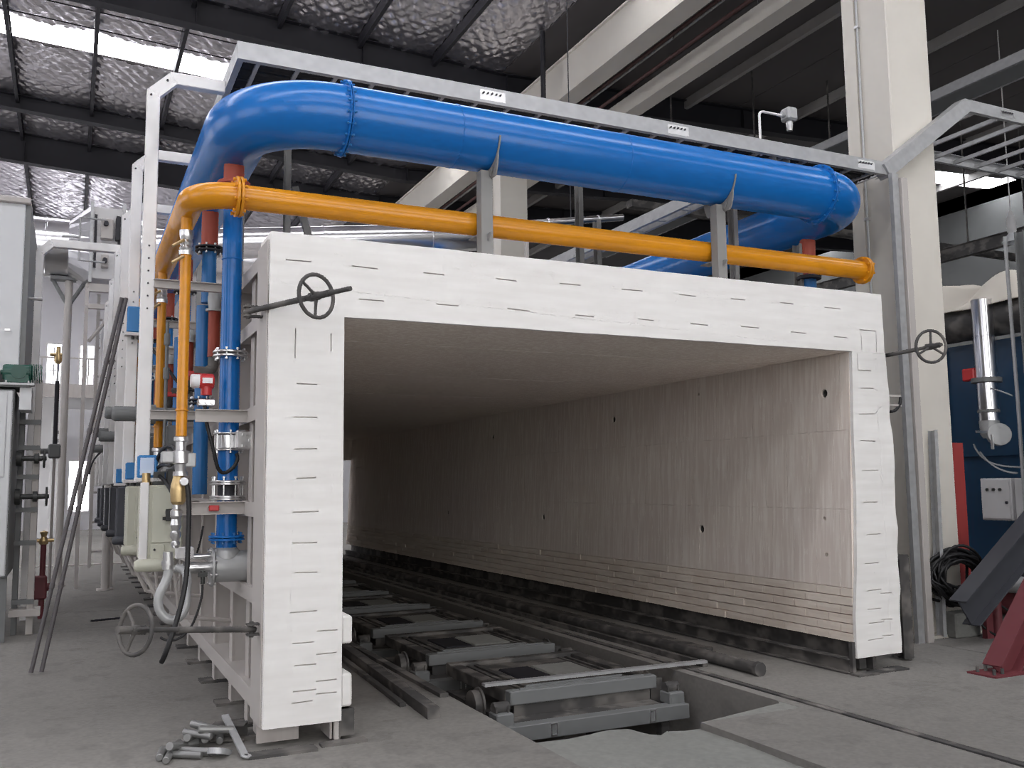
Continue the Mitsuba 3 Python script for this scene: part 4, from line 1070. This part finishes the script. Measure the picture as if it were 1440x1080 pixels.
add('conduit', sweep(spline([(-.57, 10.75, 2.35), (-.75, 10.75, 2.2), (-.85, 10.7, 1.9)], 14), .014, 8), 'dark_steel', k)
k = thing('side_ladder', 'grey access ladder standing by the far kiln side', 'ladder')
for x in (-.75, -.42): add('rail', box(x - .03, x + .03, 13.2, 13.27, .2, 5.4), 'grey_post', k)
for z in np.arange(.5, 5.3, .55): add('rung', cyl((-.75, 13.23, z), (-.42, 13.23, z), .02, 8), 'grey_post', k)
# two long tubes leaning on the second white frame
for i, (dx, lb) in enumerate(((0, 'left one of two long dark tubes leaning against the white frames'), (.085, 'right one of two long dark tubes leaning against the white frames'))):
    k = thing('leaning_tube', lb, 'tube', 'long tubes leaning in the aisle')
    a, b = np.array((-1.40 + dx, 3.51, .022)), np.array((-.755 + dx * .45, 3.42, 3.48))
    add('tube', cyl(a, b, .019, 16), 'tube_grey', k, smooth=40)
    d = (b - a) / np.linalg.norm(b - a)
    for t in (.22, .42, .63, .82): add('collar', disc(a + (b - a) * t, d, .023, .05, 16), 'tube_grey', k, smooth=30)
# far end of the aisle
k = thing('far_cabinet', 'pale grey double cabinet at the far end of the aisle', 'cabinet')
add('case', box(-2.3, -1.25, 30, 31, 0, 4.9, .02), 'pale_grey', k)
add('door', box(-1.75, -1.28, 29.96, 30, .2, 4.0, .01), 'pale_grey', k)
for i in range(2):
    for z in (3.3, 3.6): add('vent', box(-1.65 + .22 * i, -1.5 + .22 * i, 29.93, 29.96, z, z + .12), 'machine_grey', k)
k = thing('far_mezzanine', 'dim grey platform edge below the far windows', 'platform')
add('slab', box(-4.2, 0, 28, 36, 4.95, 5.15), 'pale_grey', k)
add('fascia', box(-4.2, 0, 27.9, 28, 4.7, 5.15), 'grey_sheet', k)
add('rail', join(box(-4.2, 0, 27.95, 28, 6.0, 6.05), *[box(x, x + .04, 27.95, 28, 5.15, 6.0) for x in np.arange(-4.2, 0, .7)]), 'grey_post', k)
solo('sill_channel', box(-3.5, .0, 16.6, 16.75, 0, .03), 'floor_paint', 'worn strip across the far aisle floor', 'strip')

# ================================================================== PIT CARS, BARS AND RAILS
solo('floor_rail', prism(ibeam(.12, .06, .02, .014), (3.912, -6.9, -.055), (3.912, KL, -.055)), 'dusty_steel', 'dark steel rail let into the floor on the right of the pit', 'rail')
k = thing('raised_rail', 'dusty rail with a rounded end lying to the right of the pit inside the kiln', 'rail')
add('rail', cyl((4.24, .38, .055), (4.24, KL, .055), .055, 16), 'dusty_steel', k, smooth=40)
add('end_collar', disc((4.24, .37, .055), (0, 1, 0), .062, .05, 18), 'dusty_steel', k, smooth=30)
solo('raised_rail', join(box(4.05, 4.10, .9, KL, 0, .05), box(4.45, 4.62, 1.5, KL, 0, .04)), 'dusty_steel', 'flat steel guide strips between rail and brick wall', 'rail')
k = thing('floor_bar', 'long square steel bar lying on the floor left of the pit', 'bar')
add('bar', prism(sg.box(-.045, 0, .045, .08), (1.25, .30, 0), (1.56, 6.2, 0)), 'dusty_steel', k)
add('lower_bar', prism(sg.box(-.1, 0, -.05, .03), (1.25, .75, 0), (1.52, 6.2, 0)), 'dusty_steel', k)
solo('guide_rail', box(PX0 - .09, PX0 - .02, .9, KL, 0, .03), 'dusty_steel', 'flat steel guide along the left pit edge', 'rail')
solo('crossbar', prism(sg.box(-.035, -.012, .035, .012), (1.93, .97, .045), (4.10, .93, .045)), 'galvanised', 'thin pale flat bar laid across the front car and the rail', 'bar')

def pit_car():
    y0 = .82
    k = thing('pit_car', 'grey steel car frame in the pit, nearest one under the pale crossbar', 'car', 'car frames in the pit')
    x0, x1 = 2.10, 3.50
    fb = add('front_beam', box(x0, x1, y0, y0 + .10, -.11, 0, .008), 'machine_grey', k)
    add('top_lip', box(x0 + .10, x1 - .12, y0 + .03, y0 + .06, 0, .012), 'machine_grey', fb)
    add('top_lip', join(box(x0 + .18, x1 - .3, y0 + .085, y0 + .11, 0, .02)), 'machine_grey', fb)
    add('side_beam', box(x0, x0 + .12, y0 + .10, y0 + 1.42, -.11, -.01, .006), 'dusty_steel', k)
    add('side_beam', box(x1 - .12, x1, y0 + .10, y0 + 1.42, -.11, -.01, .006), 'dusty_steel', k)
    add('back_beam', box(x0, x1, y0 + 1.32, y0 + 1.42, -.11, -.0, .006), 'dusty_steel', k)
    for x in (x0 + .16, x0 + .24): add('inner_rail', box(x, x + .04, y0 + .14, y0 + 1.3, -.09, -.02), 'dusty_steel', k)
    for x in (x1 - .2, x1 - .28): add('inner_rail', box(x, x + .03, y0 + .14, y0 + 1.3, -.09, -.025), 'dusty_steel', k)
    add('deck', box(x0 + .3, x1 - .3, y0 + .12, y0 + 1.3, -.08, -.03), 'dusty_steel', k)
    add('dark_hatch', box(x0 + .34, x0 + .64, y0 + .42, y0 + .98, -.05, -.015, .01), 'dark_steel', k)
    add('slab', box(x0 + .66, x1 - .32, y0 + .42, y0 + .98, -.05, -.012, .012), 'rough_concrete', k, label='pale refractory slab')
    bb = add('base_beam', box(1.96, 3.64, y0 - .27, y0 - .15, -.32, -.20, .006), 'machine_grey', k)
    add('base_plate', box(2.02, 3.45, y0 - .25, y0 + 1.2, -.235, -.205), 'dusty_steel', k)
    add('inner_plate', box(2.15, 3.45, y0 + .04, y0 + .06, -.21, -.10), 'dusty_steel', k)
    for x in (1.86, 3.46):
        bk = add('bearing_block', box(x + .02, x + .17, y0 - .22, y0 - .06, -.21, -.11, .01), 'machine_grey', k)
        add('bearing', join(cyl((x + .03, y0 - .12, -.08), (x + .16, y0 - .12, -.08), .045, 14), *[cyl((x + q, y0 - .17, -.11), (x + q, y0 - .17, -.06), .01, 6) for q in (.04, .14)]), 'dusty_steel', bk, smooth=30)
        add('wheel', lathe((x - .0, y0 + .25, -.12), (1, 0, 0), [(0, 0), (0, .11), (.06, .11), (.06, .13), (.08, .13), (.08, 0)], 24), 'dusty_steel', k, smooth=30)
    for x in (2.32, 3.24):
        add('clip', join(box(x, x + .008, y0 - .278, y0 - .27, -.3, -.21), box(x + .05, x + .058, y0 - .278, y0 - .27, -.3, -.21), box(x, x + .058, y0 - .278, y0 - .27, -.305, -.297), box(x, x + .058, y0 - .278, y0 - .27, -.218, -.21)), 'zinc', bb)
    for x in (2.05, 3.4):
        for y in (-.2, 1.0): add('under_leg', box(x, x + .08, y0 + y, y0 + y + .08, -.9, -.3), 'dusty_steel', k)
    add('cross_tie', box(3.5, 3.62, y0 + .1, y0 + .14, -.32, -.05), 'dusty_steel', k)
    return k
c0 = pit_car()
for i in range(1, 8): dup(c0, f'grey steel car frame in the pit, {ORD[i]} from the front', dy=1.87 * i)

solo('loose_rod', cyl((-.84, 6.95, .012), (-.46, 7.06, .012), .012, 8), 'dark_steel', 'thin dark rod lying on the floor of the left aisle', 'rod', smooth=40)
# pile of steel pins on the floor before the kiln's left corner
pins = [(-.58, .20, .026, 0.2, 80), (-.53, .16, .026, 0.3, 75), (-.47, .23, .05, .3, 60), (-.45, .10, .026, .22, -35), (-.40, .15, .028, .24, -38), (-.44, .30, .03, .2, 20),
        (-.36, .26, .10, .2, -40), (-.31, .30, .13, .2, -40), (-.25, .24, .12, .22, 5), (-.28, .36, .05, .2, 70), (-.33, .44, .03, .2, 40), (-.20, .40, .03, .2, 80), (-.38, .34, .075, .22, 65), (-.25, .44, .08, .18, 20), (-.50, .32, .026, .2, 60)]
pin_labels = ['steel pin at the far left end of the scrap pile, its end facing the viewer',
    'steel pin second from the left end of the scrap pile, its end facing the viewer',
    'steel pin resting on top of the two leftmost pins of the scrap pile',
    'steel pin lying sideways along the front of the scrap pile, left of the clamp plate',
    'steel pin lying sideways right behind the front one of the scrap pile',
    'steel pin half hidden behind the raised left pin of the scrap pile',
    'steel pin lying sideways in the middle layer of the scrap pile',
    'topmost steel pin of the scrap pile, slanting at the back',
    'steel pin lying sideways on top of the scrap pile against the flat lever',
    'steel pin whose end shows below the middle of the scrap pile',
    'steel pin lying low at the back of the scrap pile',
    'steel pin whose end shows under the top pin, left of the flat lever',
    'steel pin whose end shows at the left under the middle layer of the scrap pile',
    'steel pin at the back of the scrap pile just under the top sideways one',
    'steel pin lying low between the left end and raised left pin of the scrap pile']
for i, (x, y, z, L, deg) in enumerate(pins):
    a = math.radians(deg)
    tilt = rng.uniform(-.25, .25) if z > .04 else 0
    d = np.array((math.cos(a) * math.cos(tilt), math.sin(a) * math.cos(tilt), math.sin(tilt)))
    r = rng.choice((.022, .024, .026))
    c = np.array((x, y, max(z, r)))
    m = lathe(c - d * L / 2, d, [(0, 0), (0, r - .004), (.004, r), (L - .004, r), (L, r - .004), (L, 0)], 16)
    solo('steel_pin', m, 'pin_steel', pin_labels[i], 'pin', 'steel pins in the scrap pile', smooth=40)
k = thing('clamp_lever', 'flat grey steel lever slanting out of the scrap pile', 'lever')
add('blade', prism(sg.Polygon([(-.022, -.008), (.022, -.008), (.022, .008), (-.022, .008)]), (-.17, .42, .16), (-.12, -.05, .02)), 'galvanised', k)
add('eye', disc((-.115, -.08, .02), (.2, -.1, 1), .035, .014, 20, hole=.012), 'galvanised', k)
k = thing('clamp_shackle', 'grey slotted clamp plate at the front of the scrap pile', 'clamp')
sh = trimesh.creation.extrude_polygon(sg.Point(0, 0).buffer(.055).union(sg.box(-.055, 0, .055, .12)).difference(sg.box(-.008, -.02, .008, .04)), .035, engine='earcut')
sh.apply_transform(trimesh.transformations.rotation_matrix(-.5, (0, 0, 1)) @ trimesh.transformations.rotation_matrix(-.35, (1, 0, 0)))
sh.apply_translation((-.28, .0, .03))
add('plate', sh, 'galvanised', k)
k = thing('scrap_bracket', 'small dark steel channel offcut under the scrap pile', 'bracket')
add('channel', prism(chan(.1, .12, .008), (-.22, .5, .06), (-.02, .42, .06)), 'dusty_steel', k)

# ================================================================== RIGHT BAY
BX = 9.7
k = thing('blue_furnace', 'dark blue steel furnace side standing in the right bay', 'furnace')
add('body', box(BX, 13, -6, 9, .55, 3.45), 'tank_blue', k)
for y in (-4.4, -2.6, -.8, 1.0, 2.8): add('rib', box(BX - .05, BX, y - .03, y + .03, .55, 3.4), 'tank_blue', k)
add('base_beam', box(BX - .05, BX + .1, -6, 9, .3, .55), 'dark_steel', k)
add('stringer', box(BX - .05, BX, -6, 9, 1.95, 2.02), 'tank_blue', k)
for y in np.arange(-5.5, 9, 1.6): add('leg', box(BX, BX + .12, y, y + .12, 0, .3), 'dark_steel', k)
solo('header_pipe', cyl((BX - .12, -6, 3.72), (BX - .12, 9, 3.72), .24, 28), 'dusty_steel', 'thick dusty grey pipe along the top of the blue furnace', 'pipe', smooth=40)
solo('header_pipe', cyl((BX + .3, -6, 4.05), (BX + .3, 9, 4.05), .08, 16), 'dusty_steel', 'thinner dusty pipe behind the pale canvas cover', 'pipe', smooth=40)
def drape(y0, y1, lab, s):
    ny, nx = 34, 22
    Y, Xq = np.meshgrid(np.linspace(y0, y1, ny), np.linspace(0, 1, nx), indexing='ij')
    hump = np.sin(np.pi * (Y - y0) / (y1 - y0)) ** .6
    P = np.stack([Xq * 3, Y * 2, Xq * 0 + s], -1)
    X = BX - .42 + .9 * Xq
    Z = 3.86 + .12 * Xq + (.36 * hump + .05) * np.clip(Xq * 2.2, 0, 1) + .06 * (meshkit.fbm(P, 3, s) - .5)
    V = np.stack([X, Y, Z], -1).reshape(-1, 3)
    i, j = np.meshgrid(np.arange(ny - 1), np.arange(nx - 1), indexing='ij')
    q = (i * nx + j).ravel()
    F = np.vstack([np.stack([q, q + 1, q + nx + 1], 1), np.stack([q, q + nx + 1, q + nx], 1)])
    F2 = F[:, ::-1] + len(V)
    V2 = V + np.array([0, 0, -.01])
    solo('canvas_cover', trimesh.Trimesh(np.vstack([V, V2]), np.vstack([F, F2]), process=False), 'canvas', lab, 'cover', smooth=True)
drape(2.15, 3.9, 'pale canvas cover hump beside the beige column', 3)
drape(1.35, 2.3, 'pale canvas cover hump right above the silver chimney pipe', 5)
drape(-.6, 1.15, 'pale canvas cover at the right edge above the blue furnace', 8)
k = thing('chimney_pipe', 'shiny silver vertical pipe with a valve on the blue furnace', 'pipe')
qx, qy = BX - .42, 1.86
add('upper_pipe', cyl((qx, qy, 2.92), (qx, qy, 3.92), .125, 28), 'silver', k, smooth=40)
add('lower_pipe', cyl((qx, qy, 2.38), (qx, qy, 2.86), .115, 28), 'silver', k, smooth=40)
add('collar', join(disc((qx, qy, 2.89), (0, 0, 1), .18, .06), disc((qx, qy, 2.5), (0, 0, 1), .13, .04)), 'machine_grey', k, smooth=30)
add('upper_band', disc((qx, qy, 3.45), (0, 0, 1), .13, .015, 28), 'silver', k, smooth=30)
add('valve_body', join(lathe((qx, qy, 2.16), (0, 0, 1), [(0, 0), (0, .08), (.05, .11), (.22, .12), (.22, 0)], 20), disc((qx - .0, qy - .12, 2.2), (-.6, -.8, .1), .14, .09, 24)), 'burner_grey', k, smooth=30)
add('valve_handle', join(box(qx - .3, qx - .05, qy - .06, qy - .03, 2.22, 2.25), cyl((qx - .1, qy - .1, 2.02), (qx - .1, qy - .1, 2.2), .02, 8)), 'zinc', k)
add('red_actuator', box(qx - .1, qx, qy + .1, qy + .28, 2.9, 3.06, .015), 'bright_red', k)
for i, (y0, y1, lb) in enumerate(((1.62, 2.05, 'grey control box with small buttons on the blue furnace, left one'), (1.12, 1.58, 'grey control box at the right edge on the blue furnace'))):
    k = thing('control_cabinet', lb, 'box')
    add('case', box(BX - .42, BX - .24, y0, y1, 1.14, 1.66, .01), 'pale_grey', k)
    add('door', box(BX - .435, BX - .42, y0 + .02, y1 - .02, 1.16, 1.64, .005), 'pale_grey', k)
    if i == 0:
        for j in range(3): add('button', cyl((BX - .45, y0 + .14 + .09 * j, 1.52), (BX - .43, y0 + .14 + .09 * j, 1.52), .02, 10), 'dark_plastic', k)
        add('lock', cyl((BX - .45, y0 + .06, 1.36), (BX - .43, y0 + .06, 1.36), .018, 10), 'dark_steel', k)
    add('stand', box(BX - .3, BX - .0, y0 + .1, y1 - .1, 1.2, 1.3), 'dark_steel', k)
k = thing('pipe_stand', 'dark grey upright steel section right of the silver pipe', 'post')
add('shaft', prism(ibeam(.12, .12, .012, .01), (BX - .62, 1.10, .0), (BX - .62, 1.10, 4.6), (0, 1, 0)), 'machine_grey', k)
add('bracket', box(BX - .68, BX - .05, 1.05, 1.15, 1.75, 1.85), 'machine_grey', k)
solo('thin_conduit', sweep([(BX - .6, 1.32, .4), (BX - .6, 1.32, 2.6), (BX - .6, 1.34, 4.6)], .022, 8), 'galvanised', 'thin conduit beside the dark grey upright on the blue furnace', 'conduit', smooth=40)
solo('cable', sweep(spline([(BX - .4, 1.95, 2.82), (BX - .5, 1.7, 2.76), (BX - .58, 1.4, 2.65)], 16), .01, 8), 'galvanised', 'thin cable from the silver pipe collar to the conduit', 'cable', smooth=40)
for i, p in enumerate(([(BX - .3, 2.2, 2.1), (BX - .3, 1.95, 1.85), (BX - .3, 1.7, 1.8), (BX - .35, 1.4, 1.78)], [(BX - .32, 2.1, 2.0), (BX - .32, 1.85, 1.78), (BX - .32, 1.6, 1.72)])):
    solo('cable', sweep(spline(p, 16), .012, 8), 'galvanised', f'{ORD[i]} thin cable sagging above the grey control box', 'cable', smooth=40)
k = thing('red_column', 'red steel upright behind the beige column and the cable coil', 'post')
add('flange', box(7.78, 7.96, 1.2, 1.22, 0, 2.06, .004), 'plate_red', k)
add('web', box(7.78, 7.80, 1.22, 1.36, 0, 2.06, .004), 'plate_red', k)
k = thing('steel_offcut', 'galvanised channel offcut leaning on the beige column', 'channel')
add('channel', prism(chan(.11, .04, .005), (7.17, .95, .02), (7.30, 1.02, 2.18), (.2, 1, 0)), 'galvanised', k)
k = thing('cable_coil', 'tangled coil of black cable hung at the foot of the beige column', 'cable coil')
for i in range(24):
    c = np.array((7.42 + rng.uniform(-.05, .05), .98 + rng.uniform(-.14, .02), .62 + rng.uniform(-.05, .05)))
    ra, rb_ = .36 + rng.uniform(-.09, .06), .25 + rng.uniform(-.08, .03)
    t = np.linspace(0, 2 * np.pi, 50)[:-1]
    ph = rng.uniform(0, 6)
    P = c + np.stack([ra * np.cos(t), .05 * np.sin(2 * t + ph), rb_ * np.sin(t) + .03 * np.sin(3 * t + ph)], 1)
    add('loop', sweep(P, .015, 8, closed=True), 'rubber', k, smooth=True)
add('tail', sweep(spline([(7.6, .85, .45), (7.85, .75, .3), (8.0, .7, .12), (7.85, .68, .03), (7.6, .7, .05), (7.45, .75, .2), (7.42, .8, .4)], 40), .013, 8), 'rubber', k, smooth=40)
k = thing('slanting_beam', 'heavy dark steel beam slanting up to the right edge', 'beam')
d0, d1 = np.array((6.93, .48, .33)), np.array((9.5, .48, 2.143))
add('web', prism(sg.box(-.008, -.15, .008, .15), d0, d1), 'beam_slate', k)
add('flange', prism(sg.box(-.10, .14, .10, .155), d0, d1), 'beam_slate', k)
add('flange', prism(sg.box(-.10, -.155, .10, -.14), d0, d1), 'beam_slate', k)
k = thing('beam_prop', 'dark red round prop under the slanting beam', 'post')
add('shaft', cyl((7.70, .72, 0), (7.70, .72, .72), .055, 18), 'dark_red', k, smooth=40)
add('plate', box(7.52, 7.62, .70, .76, .0, .7), 'dark_red', k)
solo('stone_block', box(7.25, 7.62, 1.0 - .15, 1.06 - .02, 0, .26, .015), 'rough_concrete', 'small grey block below the cable coil', 'block')
k = thing('red_strut', 'dark red steel strut rising from the floor at the right edge', 'strut')
e0, e1 = np.array((6.08, -.52, .0)), np.array((8.2, -.478, 2.33))
add('web', prism(sg.box(-.01, -.11, .01, .11), e0, e1), 'dark_red', k)
add('flange', prism(sg.box(-.09, .10, .09, .115), e0, e1), 'dark_red', k)
add('flange', prism(sg.box(-.09, -.115, .09, -.10), e0, e1), 'dark_red', k)
add('base_plate', box(5.86, 6.42, -.66, -.38, 0, .015), 'dark_red', k)
for x in (5.92, 6.02):
    for y in (-.6, -.44): add('anchor_bolt', cyl((x, y, 0), (x, y, .06), .014, 8), 'dusty_steel', k)
solo('floor_pipe', cyl((8.9, -1, .42), (8.9, 8, .42), .1, 18), 'burner_grey', 'grey pipe low along the foot of the blue furnace', 'pipe', smooth=40)
solo('floor_pipe', cyl((9.15, -1, .2), (9.15, 8, .2), .18, 20), 'dark_red', 'dark red pipe lying along the foot of the blue furnace', 'pipe', smooth=40)
solo('gauge_loop', sweep(arc((5.68, 2.42), .14, 0, -90, 'xz', 14, .12), .014, 10), 'rubber', 'black bent hose beside the right jamb below the handwheel', 'hose', smooth=40)
k = thing('side_bracket', 'small grey bracket plate beside the right jamb', 'bracket')
add('plate', box(5.44, 5.83, .12, .14, 2.42, 2.44), 'grey_post', k)
add('pin', cyl((5.44, .12, 2.34), (5.82, .12, 2.34), .01, 8), 'grey_post', k)
